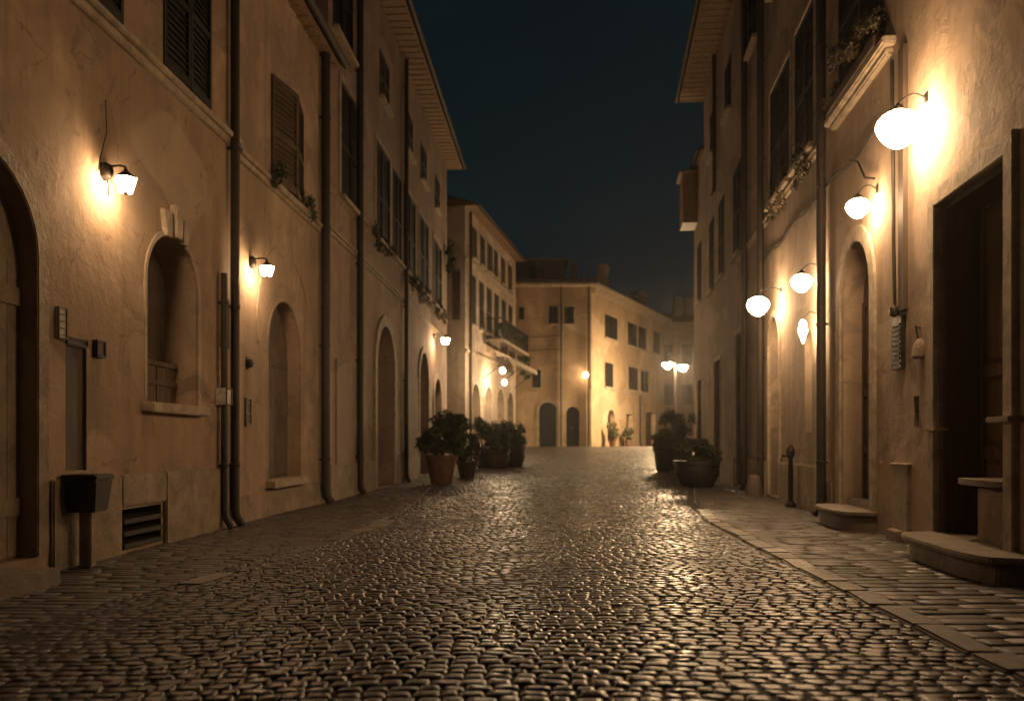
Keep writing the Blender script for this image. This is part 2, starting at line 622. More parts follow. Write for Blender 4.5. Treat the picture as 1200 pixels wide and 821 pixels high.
def window_shut(h, F, o):
    u0, u1, z0, z1 = o['u0'], o['u1'], o['z0'], o['z1']
    mb = MB()
    d = o.get('depth', .14)
    mb.fbox(F, u0 - .05, u1 + .05, z0 - .05, z1 + .05, -d - .06, -d)
    w = mb.build('window', M['glass'], h)
    if o.get('leaf', True):
        um = (u0 + u1) / 2
        g = .006
        sm = M[o.get('mat', 'shutter_dark')]
        sw = o.get('swing', 0)
        e = o.get('proud', -.02)
        shutter_leaf(F, u0 - .03, um - g, z0 + .01, z1 + .02, e, sm, w, o.get('pitch', .07), sw)
        shutter_leaf(F, um + g, u1 + .03, z0 + .01, z1 + .02, e, sm, w, o.get('pitch', .07), -sw)
    else:
        fr = MB()
        um = (u0 + u1) / 2
        for a, b in ((u0, u0 + .06), (u1 - .06, u1), (um - .035, um + .035)):
            fr.fbox(F, a, b, z0, z1, -d + .002, -d + .045)
        for a, b in ((z0, z0 + .06), (z1 - .06, z1), (z0 + (z1 - z0) * .55 - .02, z0 + (z1 - z0) * .55 + .02)):
            fr.fbox(F, u0 + .061, um - .036, a, b, -d + .004, -d + .04)
            fr.fbox(F, um + .036, u1 - .061, a, b, -d + .004, -d + .04)
        fr.build('frame', M['shutter_grey'], w)
    if o.get('sill', True):
        s = MB()
        s.fbox(F, u0 - .12, u1 + .12, z0 - .10, z0 - .005, -.05, .13)
        s.build('sill', M['trim'], w, bevel=.012)
    if o.get('surround'):
        s = MB()
        g = o['surround']
        inner, outer = rect_c(u0 - .032, u1 + .032, z0, z1 + .025), rect_c(u0 - .032, u1 + .032, z0, z1 + .025, g)
        if o.get('crown'):
            inner = arch_c(u0 - .032, u1 + .032, z0, z1 + .025, z1 + .03, 10)
            outer = arch_c(u0 - .032, u1 + .032, z0, z1 + .025, z1 + .22, 10, g)
        s.band(F, inner, outer, -.02, .035)
        s.build('surround', M['trim'] if not o.get('smat') else M[o['smat']], w, bevel=.006)


def arch_fill(h, F, o):
    c = o['c']
    dep = o['depth']
    u0, u1, z0 = o['u0'], o['u1'], o['z0']
    zs = o['zs']
    mb = MB()
    name = o.get('part', 'door')
    C2 = arch_c(u0, u1, z0 - .04, zs, o['zt'], grow=.04) if o['arch'] else rect_c(u0, u1, z0 - .04, o['zt'], .04)
    mb.prism(F, C2, -dep - .08, -dep)
    st = o.get('style')
    um = (u0 + u1) / 2
    W = u1 - u0
    part = mb.build(name, M[o['mat']], h)
    if st == 'panel':
        pn = MB()
        for a, b in ((u0 + .03, um - .008), (um + .008, u1 - .03)):
            m = .09
            z = z0 + .05
            hs = [(z0 + .12, z0 + .75), (z0 + .87, z0 + 1.55), (z0 + 1.67, zs - .08)]
            pn.fbox(F, a, b, z0 + .01, z0 + .12, -dep, -dep + .03)
            pn.fbox(F, a, a + m, z0 + .121, zs, -dep, -dep + .03)
            pn.fbox(F, b - m, b, z0 + .121, zs, -dep, -dep + .03)
            for k, (p, q) in enumerate(hs):
                if q - p < .15: continue
                pn.fbox(F, a + m + .001, b - m - .001, q, q + .12, -dep, -dep + .028)
                pn.fbox(F, a + m + .05, b - m - .05, p + .05, q - .05, -dep, -dep + .018)
        pn.build('leaf_panel', M[o['mat']], part, bevel=.006)
        hd = MB()
        hd.lathe((*F.p(um - .07, z0 + 1.08, -dep + .055)[:2], z0 + 1.05), [(.012, -.02), (.03, -.01), (.034, .012), (.022, .035), (.005, .04)], 12)
        hd.build('handle', M['brass'], part, smooth=True)
    elif st == 'slabs':
        # blocked opening: courses of thin stone slabs
        zz = z0 + .02
        pn = MB()
        k = 0
        while zz < zs:
            hgt = o.get('course', .62) * (1 + .12 * math.sin(k * 2.1))
            top = min(zz + hgt, zs)
            pn.fbox(F, u0 + .02, um + .12 * math.cos(k * 1.7) - .006, zz, top - .014, -dep, -dep + .02)
            pn.fbox(F, um + .12 * math.cos(k * 1.7) + .006, u1 - .02, zz, top - .014, -dep, -dep + .016)
            zz = top
            k += 1
        pn.build('stone_slab', M[o['mat']], part, bevel=.006)
    elif st == 'planks':
        pn = MB()
        n = max(4, int(W / .16))
        for i in range(n):
            a, b = u0 + W * i / n + .004, u0 + W * (i + 1) / n - .004
            pn.fbox(F, a, b, z0 + .01, zs - .02, -dep, -dep + .014 + .004 * (i % 2))
        pn.fbox(F, u0 + .02, u1 - .02, z0 + .35, z0 + .5, -dep + .018, -dep + .04)
        pn.fbox(F, u0 + .02, u1 - .02, zs - .4, zs - .25, -dep + .018, -dep + .04)
        pn.build('planking', M[o['mat']], part, bevel=.004)
    if o.get('trim'):
        g = o['trim']
        t = MB()
        zb = max(z0, o.get('trim_from', z0))
        if o['arch']:
            inner, outer = arch_c(u0, u1, zb, zs, o['zt']), arch_c(u0, u1, zb, zs, o['zt'], grow=g)
        else:
            inner, outer = rect_c(u0, u1, zb, o['zt']), rect_c(u0, u1, zb, o['zt'], g)
        t.band(F, inner, outer, -.03, o.get('trim_d', .035))
        t.build('surround', M[o.get('tmat', 'trim')], part, bevel=.01)
    if o.get('keystone'):
        t = MB()
        zt = o['zt']
        for du, a, b, dd in ((0, -.02, .34, .075), (-.21, -.05, .24, .055), (.21, -.05, .24, .055)):
            w0, w1 = .075, .11
            c4 = [(um + du - w0, zt + a), (um + du * 1.15 - w1, zt + b), (um + du * 1.15 + w1 - .008, zt + b), (um + du + w0 - .008, zt + a)]
            t.prism(F, c4, -.02, dd)
        t.build('keystone', M['trim'], part, bevel=.01)
    if o.get('ledge'):
        t = MB()
        t.fbox(F, u0 - .10, u1 + .10, z0 - .12, z0 - .01, -dep, o['ledge'])
        t.build('sill', M['trim'] if o.get('ledgemat') is None else M[o['ledgemat']], part, bevel=.012)


def opening(k, u0, u1, z0, z1, **kw):
    d = dict(k=k, u0=min(u0, u1), u1=max(u0, u1), z0=z0, zt=z1, z1=z1, **kw)
    if k == 'shut':
        d.setdefault('depth', .14)
        d['c'] = rect_c(d['u0'], d['u1'], z0, z1)
    elif k == 'arch':
        d['arch'] = True
        d.setdefault('depth', .3)
        d.setdefault('zs', z1 - (d['u1'] - d['u0']) / 2)
        d['c'] = arch_c(d['u0'], d['u1'], z0, d['zs'], z1)
    elif k == 'rect':
        d['arch'] = False
        d.setdefault('depth', .3)
        d['zs'] = z1
        d['c'] = rect_c(d['u0'], d['u1'], z0, z1)
    return d


def wall_mesh(mb, F, u0, u1, z0, z1, ops):
    outer = [(u0, z0), (u0, z1), (u1, z1), (u1, z0)]
    loops = [outer] + [o['c'] for o in ops]
    flat = [p for l in loops for p in l]
    tris = tessellate_polygon([[Vector((p[0], p[1], 0)) for p in l] for l in loops])
    o0 = len(mb.v)
    mb.v += [F.p(u, z) for u, z in flat]
    mb.f += [tuple(i + o0 for i in t) for t in tris]
    for o in ops:
        c = o['c']
        n = len(c)
        a = len(mb.v)
        mb.v += [F.p(u, z) for u, z in c] + [F.p(u, z, -o['depth'] - .01) for u, z in c]
        mb.f += [(a + i, a + (i + 1) % n, a + n + (i + 1) % n, a + n + i) for i in range(n)]


def roof(h, F, u0, u1, z, over, depth, slope, name='roof', tile=.24, rise=.05):
    """corrugated clay tiles climbing away from the eave"""
    mb = MB()
    nu = max(6, int((u1 - u0) * F.len / tile * 4))
    ds = [over + .08, over - .5, over - 1.2, -depth * .5, -depth]
    for di, d in enumerate(ds):
        for i in range(nu + 1):
            u = u0 + (u1 - u0) * i / nu
            w = rise * (math.cos(2 * PI * i / 4) * .5 + .5)
            mb.v.append(F.p(u, z + .06 + (over - d) * slope + w, d))
    n1 = nu + 1
    for r in range(len(ds) - 1):
        for i in range(nu):
            a = r * n1 + i
            mb.f.append((a, a + 1, a + n1 + 1, a + n1))
    # far slope falling to the back, and closed gables
    b = len(mb.v)
    top = z + .06 + (over + depth) * slope
    for u in (u0, u1):
        mb.v += [F.p(u, z + .04, over + .06), F.p(u, top - .01, -depth), F.p(u, z + .04, -depth)]
    mb.f += [(b, b + 1, b + 2), (b + 3, b + 4, b + 5), (b + 1, b + 4, b + 5, b + 2)]
    return mb.build(name, M['tile'], h, recalc=False)


def eave(h, F, u0, u1, z, over, rafters=.36):
    mb = MB()
    mb.fbox(F, u0, u1, z, z + .05, -.12, over)
    n = 0
    e = mb.build('eave', M['soffit'], h)
    u = u0 + .2
    while u < u1 - .1:
        r = MB()
        r.fbox(F, u, u + .10, z - .022, z - .002, -.05, over - .06)
        r.build('rafter', M['soffit'], e)
        u += rafters
    g = MB()
    pts_n = 9
    prof = [(over + .02 + .075 * (1 + math.cos(PI + PI * k / 8)), z + .05 - .085 * math.sin(PI * k / 8)) for k in range(pts_n)]
    for k in range(pts_n - 1):
        (d0, z0), (d1, z1) = prof[k], prof[k + 1]
        a = len(g.v)
        g.v += [F.p(u0, z0, d0), F.p(u1, z0, d0), F.p(u1, z1, d1), F.p(u0, z1, d1)]
        g.f += [(a, a + 1, a + 2, a + 3)]
    g.build('gutter', M['pipe'], h, recalc=False)


def downpipe(h, F, u, z0, z1, r=.055, d=.09, mat='pipe', jog=None):
    mb = MB()
    pts = [F.p(u, z0, d + .10), F.p(u, z0 + .12, d + .02), F.p(u, z0 + .25, d)]
    if jog:
        pts += [F.p(u, jog[0], d), F.p(u + jog[1], jog[0] + .3, d + .0)]
        pts += [F.p(u + jog[1], z1, d)]
    else:
        pts += [F.p(u, z1, d)]
    mb.tube(pts, r, 10)
    z = z0 + .8
    while z < z1 - .3:
        uu = u + (jog[1] if jog and z > jog[0] + .3 else 0)
        if not jog or abs(z - jog[0] - .15) > .3:
            c = F.p(uu, z, d)
            mb.lathe(c, [(r + .001, -.025), (r + .012, -.02), (r + .012, .02), (r + .001, .025)], 10)
            mb.fbox(F, uu - .012, uu + .012, z - .015, z + .015, -.02, d - r * .8)
        z += 2.1
    return mb.build('downpipe', M[mat], h, smooth=True)


def house(name, label, F, u0, u1, z1, ops, mat, depth=6.0, over=.55, slope=.32, z0=-.3, has_eave=True, group='houses lining the street', base=None, ends=True):
    um = (u0 + u1) / 2
    b = F.p(base if base is not None else um, 0, -1.0)
    h = thing(name, (b[0], b[1], gz(b[1])), label, 'house', group)
    mb = MB()
    wall_mesh(mb, F, u0, u1, z0, z1 + .02, ops)
    for u in (u0, u1):
        a = len(mb.v)
        mb.v += [F.p(u, z0), F.p(u, z1 + .02), F.p(u, z1 + .02, -depth), F.p(u, z0, -depth)]
        mb.f.append((a, a + 1, a + 2, a + 3))
    a = len(mb.v)
    mb.v += [F.p(u0, z0, -depth), F.p(u0, z1, -depth), F.p(u1, z1, -depth), F.p(u1, z0, -depth)]
    mb.f.append((a, a + 1, a + 2, a + 3))
    mb.build('wall', M[mat], h, recalc=False)
    for o in ops:
        if o['k'] == 'shut':
            window_shut(h, F, o)
        else:
            arch_fill(h, F, o)
    if has_eave:
        eave(h, F, u0, u1, z1, over)
        roof(h, F, u0, u1, z1, over, depth * .55, slope)
    return h


def course(h, F, u0, u1, z, hgt=.16, d=.09, name='string_course', mat='trim'):
    mb = MB()
    # moulded: two fillets
    mb.fbox(F, u0, u1, z, z + hgt * .55, -.03, d * .6)
    mb.fbox(F, u0, u1, z + hgt * .55 + .001, z + hgt, -.03, d)
    return mb.build(name, M[mat], h, bevel=.012)


def plinth(h, F, segs, z, d=.045, z0=-.2, mat='plinth'):
    for a, b in segs:
        mb = MB()
        mb.fbox(F, a, b, z0, z, -.03, d)
        mb.build('plinth', M[mat], h, bevel=.015)


# ================================================================== left row
LA = [
    opening('arch', 5.35, 7.15, 0.15, 3.42, zs=2.65, depth=.16, mat='plinth', style='planks', trim=.16, trim_d=.02, tmat='plinth', part='door'),
    opening('arch', LY(172), LY(232), 1.56, 3.46, zs=2.86, depth=.40, mat='panel_brown', trim=.075, trim_d=.012, tmat='plaster_pale', keystone=True,
            ledge=.12, part='blind_window'),
    opening('shut', 9.5, 10.75, 5.30, 7.3, mat='shutter_dark', pitch=.075, swing=.02, sill=False),
    opening('shut', 7.55, 8.55, 5.30, 7.3, mat='shutter_dark', pitch=.075, sill=False),
    opening('shut', 4.9, 6.0, 5.30, 7.3, mat='shutter_dark', pitch=.075, sill=False),
    opening('rect', 8.55, 9.42, 0.03, 0.44, depth=.25, mat='iron', part='cellar_vent'),
    opening('rect', 7.58, 7.92, 0.86, 1.98, depth=.03, mat='shutter_grey', part='utility_door'),
    opening('arch', 0.6, 2.2, 0.15, 3.4, zs=2.7, depth=.35, mat='door', style='planks', trim=.16, trim_d=.02, part='door'),
]
h1 = house('town_house', 'ochre house at left with a keystoned blind arched window and a low cellar vent', FL, -3.0, 11.62, 8.6, LA, 'plaster_ochre', over=.5)
course(h1, FL, -3.0, 11.62, 5.06, .17, .10)
plinth(h1, FL, [(-3, .42), (2.38, 5.17), (7.33, 8.50), (9.47, 11.62)], .79)
mb = MB()
mb.fbox(FL, 8.50, 9.47, .47, .788, -.03, .045)
mb.build('plinth', M['plinth'], h1, bevel=.015)
mb = MB()
for k in range(3):
    z = .07 + k * .125
    mb.hexa([FL.p(8.56, z, -.2), FL.p(9.41, z, -.2), FL.p(9.41, z - .03, .03), FL.p(8.56, z - .03, .03),
             FL.p(8.56, z + .05, -.2), FL.p(9.41, z + .05, -.2), FL.p(9.41, z + .02, .03), FL.p(8.56, z + .02, .03)])
mb.build('vent_slat', M['bin'], h1, bevel=.008)
mb = MB()
ua, ub = LY(172) + .02, LY(232) - .02
for k in range(5):
    a, b = ua + (ub - ua) * k / 5 + .004, ua + (ub - ua) * (k + 1) / 5 - .004
    mb.fbox(FL, a, b, 1.56, 2.0, -.30, -.27 + .004 * (k % 2))
mb.fbox(FL, ua, ub, 2.001, 2.06, -.31, -.24)
mb.fbox(FL, ua, ub, 1.78, 1.84, -.266, -.245)
mb.build('lower_boarding', M['door_mid'], h1, bevel=.005)
mb = MB()
mb.fbox(FL, 5.0, 6.75, -.1, .13, -.1, .46)
mb.build('doorstep', M['step'], h1, bevel=.02)
downpipe(h1, FL, 11.34, .02, 8.6, .06, .10)
downpipe(h1, FL, 11.02, .02, 3.3, .042, .08)
mb = MB()
mb.fbox(FL, 11.10, 11.26, 2.35, 3.0, -.02, .06)
mb.build('meter_cover', M['shutter_grey'], h1, bevel=.008)

LB = [
    opening('shut', 13.1, 14.65, 5.12, 6.75, mat='shutter_louvre', pitch=.085, swing=.15, sill=True, proud=.0),
    opening('arch', 12.95, 14.6, .55, 3.38, zs=2.55, depth=.24, mat='slab', style='slabs', course=.85, ledge=.14, part='blind_doorway', trim=.08, trim_d=.006, tmat='plaster_tan'),
]
h2 = house('town_house', 'tan house with pale louvred upper shutters and a tall arched doorway blocked with slabs', FL, 11.64, 16.35, 8.3, LB, 'plaster_tan', over=.26)
course(h2, FL, 11.64, 16.35, 4.98, .16, .09)
mb = MB()
inner, outer = arch_c(12.55, 15.1, 2.6, 2.9, 4.15), arch_c(12.55, 15.1, 2.6, 2.9, 4.15, grow=.13)
mb.band(FL, inner, outer, -.02, .012)
mb.build('relieving_arch', M['plaster_tan'], h2, bevel=.005)
downpipe(h2, FL, 15.75, .02, 8.3, .085, .12)
plinth(h2, FL, [(11.64, 16.35)], .40, .03, mat='plaster_worn')

LC = [
    opening('shut', 17.3, 19.1, 6.15, 8.45, mat='shutter_dark', surround=.12, pitch=.09),
    opening('shut', 20.7, 22.4, 6.15, 8.5, mat='shutter_dark', surround=.12, pitch=.09),
    opening('shut', 22.95, 24.1, 6.15, 8.5, mat='shutter_dark', pitch=.09),
    opening('shut', 24.75, 26.5, 6.15, 8.5, mat='shutter_dark', surround=.12, pitch=.09),
    opening('shut', 27.2, 29.2, 6.15, 8.5, mat='shutter_dark', surround=.12, pitch=.09),
    opening('shut', 30.5, 32.6, 6.15, 8.5, mat='shutter_dark', surround=.12, pitch=.09),
    opening('arch', 20.75, 23.0, .02, 4.1, zs=3.0, depth=.5, mat='door', style='planks', trim=.28, trim_d=.05, part='door'),
    opening('arch', 27.3, 29.2, gz(28) + .02, 4.1, zs=3.15, depth=.5, mat='door', style='planks', trim=.2, trim_d=.05, part='door'),
    opening('arch', 30.6, 32.5, gz(31) + .02, 3.5, zs=2.6, depth=.5, mat='door', style='planks', trim=.2, trim_d=.05, part='door'),
]
LC.append(opening('shut', 16.75, 18.3, 9.3, 11.4, mat='shutter_dark', pitch=.1))
for a in (21.2, 24.9, 27.7, 31.0):
    LC.append(opening('shut', a, a + 1.15, 9.75, 10.9, mat='shutter_grey', pitch=.1))
h3 = house('town_house', 'tall brown house at left with a row of long dark shutters under deep eaves', FL, 16.37, 34.4, 12.15, LC, 'plaster_rose', over=.62, z0=-.3)
course(h3, FL, 16.37, 34.4, 5.15, .14, .07)
course(h3, FL, 16.37, 34.4, 5.96, .09, .05, 'sill_band')
downpipe(h3, FL, 18.6, .02, 12.1, .075, .11)
downpipe(h3, FL, 24.45, .02, 12.1, .06, .10)
for a in ((24.7, 26.9, 0, 3.2, -.02, .05), (16.9, 18.2, 0, 2.8, -.02, .03)):
    mb = MB()
    mb.fbox(FL, *a)
    mb.build('wall_patch', M['plaster_worn'], h3, bevel=.01)
plinth(h3, FL, [(16.37, 20.4), (23.32, 27.05), (29.45, 30.35), (32.75, 34.4)], .7, .06)

# fourth house: turns with the street
def DY(x): return 8.944 / (0.197 - (x - 600) / 1000)
LD = []
for a, b in ((36.7, 37.5), (38.2, 39.0), (39.6, 40.6), (41.0, 41.8), (42.6, 43.5), (44.4, 45.3)):
    LD.append(opening('shut', a, b, 9.15, 10.45, mat='shutter_grey', pitch=.1))
for a, b in ((36.6, 37.3), (38.0, 38.8), (39.5, 40.4), (41.1, 42.0), (42.8, 43.7), (44.5, 45.4)):
    LD.append(opening('shut', a, b, 6.25, 8.35, mat='shutter_dark', pitch=.1))
zd = gz(40)
LD += [opening('arch', 36.6, 38.0, zd, 3.7, depth=.4, mat='door_mid', style='planks', trim=.16, part='door'),
       opening('arch', 39.0, 40.6, zd, 3.75, depth=.4, mat='door_mid', style='planks', trim=.16, part='door'),
       opening('arch', 41.6, 43.2, zd, 3.8, depth=.4, mat='door_mid', style='planks', trim=.16, part='door'),
       opening('arch', 44.2, 45.6, zd, 3.8, depth=.4, mat='door_mid', style='planks', trim=.16, part='door')]
h4 = house('town_house', 'pale lit house at the street bend with balcony, awning and arched shop doors', FD, 35.5, 46.4, 11.0, LD, 'plaster_pale', over=.45, base=41)
course(h4, FD, 35.5, 46.4, 8.75, .14, .07)
course(h4, FD, 35.5, 46.4, 4.9, .16, .09)
downpipe(h4, FD, 36.1, .3, 10.9, .06, .09)
# window on its narrow end wall
FDE = Frame(FD.p(35.5, 0)[:2], (-1, 0), (0, -1))
mb = MB(); mb.fbox(FDE, .22, .52, 6.3, 8.3, -.02, .02)
w = mb.build('end_window', M['glass'], h4)
shutter_leaf(FDE, .20, .54, 6.25, 8.35, .025, M['shutter_grey'], w, .1)
mb = MB()
mb.fbox(FD, 39.2, 45.8, 5.78, 5.93, -.05, .85)
for u in (39.5, 41.5, 43.5, 45.5):
    mb.fbox(FD, u - .08, u + .08, 5.35, 5.775, -.02, .6)
bal = mb.build('balcony', M['trim'], h4, bevel=.02)
mb = MB()
for k in range(56):
    u = 39.25 + k * (6.5 / 55)
    mb.tube([FD.p(u, 5.93, .8), FD.p(u, 6.85, .8)], .012, 5)
mb.tube([FD.p(39.22, 6.87, .8), FD.p(45.78, 6.87, .8)], .025, 6)
for u in (39.22, 45.78):
    mb.tube([FD.p(u, 6.87, .8), FD.p(u, 6.87, -.02)], .022, 6)
mb.build('railing', M['iron'], bal)
mb = MB()
ua, ub = 38.7, 45.9
n = 26
for i in range(n + 1):
    u = ua + (ub - ua) * i / n
    s = .03 * math.sin(i * 2.2)
    mb.v += [FD.p(u, 5.68, .02), FD.p(u, 5.25 + s * .4, .75), FD.p(u, 5.0 + s, 1.25), FD.p(u, 4.77 + s * 1.6 + .05 * (i % 2), 1.26)]
for i in range(n):
    for k in range(3):
        a = i * 4 + k
        mb.f.append((a, a + 4, a + 5, a + 1))
aw = mb.build('awning', M['canvas'], h4, recalc=False)
mod = aw.modifiers.new('thickness', 'SOLIDIFY'); mod.thickness = .012
mb = MB()
for u in (38.75, 42.3, 45.85):
    mb.tube([FD.p(u, 4.1, .03), FD.p(u, 4.98, 1.22)], .018, 6)
mb.build('awning_arm', M['iron'], aw)

# ================================================================== far house on the square (two street faces)
BF = [opening('shut', .38, .66, 7.95, 8.65, leaf=False, mat='shutter_dark'),
      opening('shut', 2.05, 2.5, 7.72, 8.65, mat='shutter_dark', surround=.08),
      opening('shut', 2.92, 3.38, 7.72, 8.65, mat='shutter_dark', surround=.08),
      opening('shut', 1.15, 1.55, 4.2, 5.15, mat='shutter_dark', surround=.08),
      opening('arch', 1.5, 2.45, .95, 3.4, zs=2.92, depth=.35, mat='door_blue', style='planks', trim=.14, part='door'),
      opening('arch', 3.0, 3.72, .95, 3.15, zs=2.8, depth=.3, mat='door_blue', style='panel', part='door')]
zb = 9.75
h5 = thing('corner_house', (3.0, 50, gz(49)), 'three storey corner house closing the view, with one yellow lit side', 'house', 'houses lining the street')
mb = MB()
wall_mesh(mb, FBF, -4.5, 4.37, .3, zb + .02, BF)
def BY(x): return (-18.19) / ((x - 600) / 1000 - .48)
BR = [opening('shut', BY(709), BY(723), 7.25, 8.55, mat='shutter_dark'),
      opening('shut', BY(736), BY(746), 7.25, 8.65, mat='shutter_dark'),
      opening('shut', BY(748), BY(757), 7.25, 8.65, mat='shutter_dark'),
      opening('shut', BY(766), BY(773), 7.3, 8.75, mat='shutter_grey'),
      opening('shut', BY(709), BY(718), 4.4, 5.8, mat='shutter_dark'),
      opening('shut', BY(737), BY(747), 4.5, 5.9, mat='shutter_dark'),
      opening('shut', BY(751), BY(760), 4.5, 5.9, mat='shutter_dark'),
      opening('arch', BY(712), BY(721), 1.25, 3.1, depth=.3, mat='door', style='planks', part='door'),
      opening('rect', BY(734), BY(741), .98, 2.95, depth=.3, mat='door', style='planks', part='door'),
      opening('rect', BY(757), BY(768), .98, 3.2, depth=.3, mat='door', style='panel', part='door')]
wall_mesh(mb, FBR, 47, 60.3, .3, zb + .02, BR)
a = len(mb.v)
e = FBR.p(60.3, 0)
for (x, y) in ((e[0], e[1]), (e[0] - 9, e[1] + 4), (-4.5, 62), (-4.5, 47)):
    mb.v += [(x, y, .3), (x, y, zb + .02)]
mb.f += [(a, a + 1, a + 3, a + 2), (a + 2, a + 3, a + 5, a + 4), (a + 4, a + 5, a + 7, a + 6)]
mb.build('wall', M['plaster_yellow'], h5, recalc=False)
for o in BF: (window_shut if o['k'] == 'shut' else arch_fill)(h5, FBF, o)
for o in BR: (window_shut if o['k'] == 'shut' else arch_fill)(h5, FBR, o)
# eaves and hipped roof
mb = MB()
c0 = (-4.5, 46.45); c1 = (4.37 + .32, 46.45); c2 = FBR.p(60.6, 0, .5)[:2]
ci = [(-4.5, 47.2), (4.3, 47.2), FBR.p(60.6, 0, -.15)[:2]]
for z0, z1 in ((zb, zb + .12),):
    for p, q, pi, qi in ((c1, c2, ci[1], ci[2]), (c0, c1, ci[0], ci[1])):
        mb.hexa([(*p, z0), (*q, z0), (*qi, z0), (*pi, z0), (*p, z1), (*q, z1), (*qi, z1), (*pi, z1)])
mb.build('eave', M['trim'], h5)
mb = MB()
mb.fbox(FBF, -4.5, 4.66, zb + .125, zb + .33, .30, .57)
mb.build('gutter', M['pipe'], h5, bevel=.03)
mb = MB()
mb.fbox(FBR, 47.1, 60.4, zb - .30, zb - .004, -.03, .18)
mb.build('cornice', M['trim'], h5, bevel=.03)
mb = MB()
r0, r1, r2 = (-4.5, 52, zb + 1.05), (3.6, 52.2, zb + 1.05), (7.6, 60.6, zb + 1.05)
def ruled(p, q, P, Q, n):
    o = len(mb.v)
    for i in range(n + 1):
        t = i / n
        w = .05 * (i % 2)
        for A, B2, s in ((p, q, 0), (P, Q, 1)):
            mb.v.append((A[0] + (B2[0] - A[0]) * t, A[1] + (B2[1] - A[1]) * t, A[2] + (B2[2] - A[2]) * t + w))
    mb.f += [(o + 2 * i, o + 2 * i + 2, o + 2 * i + 3, o + 2 * i + 1) for i in range(n)]
ruled((*c0, zb + .34), (*c1, zb + .34), r0, r1, 70)
ruled((*c1, zb + .13), (*c2, zb + .13), r1, r2, 110)
a = len(mb.v)
mb.v += [r0, r1, r2, (0, 62, zb + .1), (-4.5, 62, zb + .1)]
mb.f.append((a, a + 1, a + 2, a + 3, a + 4))
rf = mb.build('roof', M['tile'], h5, recalc=False)
for (x, y, w, zt) in ((5.45, 51.5, .34, 11.55), (8.0, 57.3, .25, 10.95), (8.9, 58.4, .28, 11.15), (3.6, 50.2, .22, 11.3)):
    mb = MB()
    mb.box(x - w, x + w, y - w, y + w, zb + .3, zt)
    mb.box(x - w - .06, x + w + .06, y - w - .06, y + w + .06, zt + .001, zt + .1)
    mb.box(x - w + .02, x + w - .02, y - w + .02, y + w - .02, zt + .101, zt + .32)
    mb.build('chimney', M['plaster_grey'], rf)
mb = MB()
mb.box(.2, 3.1, 49.8, 54, zb + .2, 11.75)
mb.box(.05, 3.3, 49.6, 54.3, 11.751, 11.9)
pent = mb.build('roof_room', M['plaster_grey'], h5)
mb = MB()
mb.fbox(Frame((0, 49.8), (1, 0), (0, -1)), 1.0, 1.4, 10.7, 11.4, -.02, .03)
mb.build('window', M['glass'], pent)
mb = MB()
for k in range(7):
    mb.lathe((3.3 + k * .17, 49.3, 10.15), [(.05, 0), (.06, .3 + .12 * (k % 3)), (.02, .42 + .12 * (k % 3))], 8)
mb.build('roof_ornament', M['trim'], rf)
downpipe(h5, FBF, 2.70, gz(47), zb, .05, .08)
downpipe(h5, FBF, 4.22, gz(47), zb, .06, .09)
downpipe(h5, FBR, BY(749), gz(54), 4.25, .05, .08)
course(h5, FBR, 47.05, 60.2, 4.2, .1, .06)
mb = MB()
mb.tube([FBF.p(-.2 + k * .48, 7.1 - .12 * math.sin(PI * k / 6), .05) for k in range(7)], .018, 5)
mb.tube([FBF.p(.2 + k * .4, 6.25 + .01 * k, .05) for k in range(7)], .018, 5)
mb.build('wall_cable', M['iron'], h5)

# houses beyond
CW = []
for k in range(3):
    for (za, zb2) in ((4.2, 5.8), (7.4, 9.0)):
        CW.append(opening('shut', 12.1 + k * 1.5, 12.8 + k * 1.5, za, zb2, mat='shutter_grey', pitch=.12))
CW.append(opening('arch', 12.7, 13.9, 1.0, 3.6, depth=.3, mat='door', style='planks', part='door'))
h6 = house('town_house', 'dim brown house far back behind the twin street lamps', FC, 9.5, 18.0, 10.8, CW, 'plaster_rose', depth=5, over=.5)
mb = MB()
mb.box(13.2, 13.9, 69.5, 70.2, 11, 13.1)
mb.build('chimney', M['plaster_grey'], h6)
mb = MB()
mb.box(14.3, 15.6, 70.0, 72, 11, 12.9)
mb.box(14.1, 15.8, 69.8, 72.2, 12.901, 13.05)
mb.build('roof_room', M['plaster_grey'], h6)

# ================================================================== right row
RA = [
    opening('rect', 7.12, 8.62, .2, 3.5, depth=.40, mat='door_mid', style='panel', trim=.17, trim_d=.06, part='door'),
    opening('arch', 10.85, 12.2, .22, 3.82, zs=3.1, depth=.30, mat='door', style='panel', trim=.22, trim_d=.03, part='door'),
    opening('shut', 10.35, 12.3, 5.95, 8.3, mat='shutter_dark', pitch=.08, sill=False),
    opening('shut', 6.2, 7.9, 5.95, 8.3, mat='shutter_dark', pitch=.08),
    opening('rect', 9.18, 9.34, 1.28, 1.62, depth=.09, mat='slab', part='wall_slot'),
    opening('rect', 2.6, 4.0, .2, 3.3, depth=.5, mat='door', style='panel', trim=.17, trim_d=.06, part='door'),
]
h7 = house('town_house', 'plastered house at right with stepped square doorway and a deep arched doorway', FR, -3.0, 13.1, 9.4, RA, 'plaster_tan', over=.6)
mb = MB()
mb.fbox(FR, 9.9, 12.6, 5.76, 5.86, -.04, .15)
mb.fbox(FR, 10.0, 12.5, 5.68, 5.759, -.04, .09)
mb.build('window_ledge', M['trim'], h7, bevel=.02)


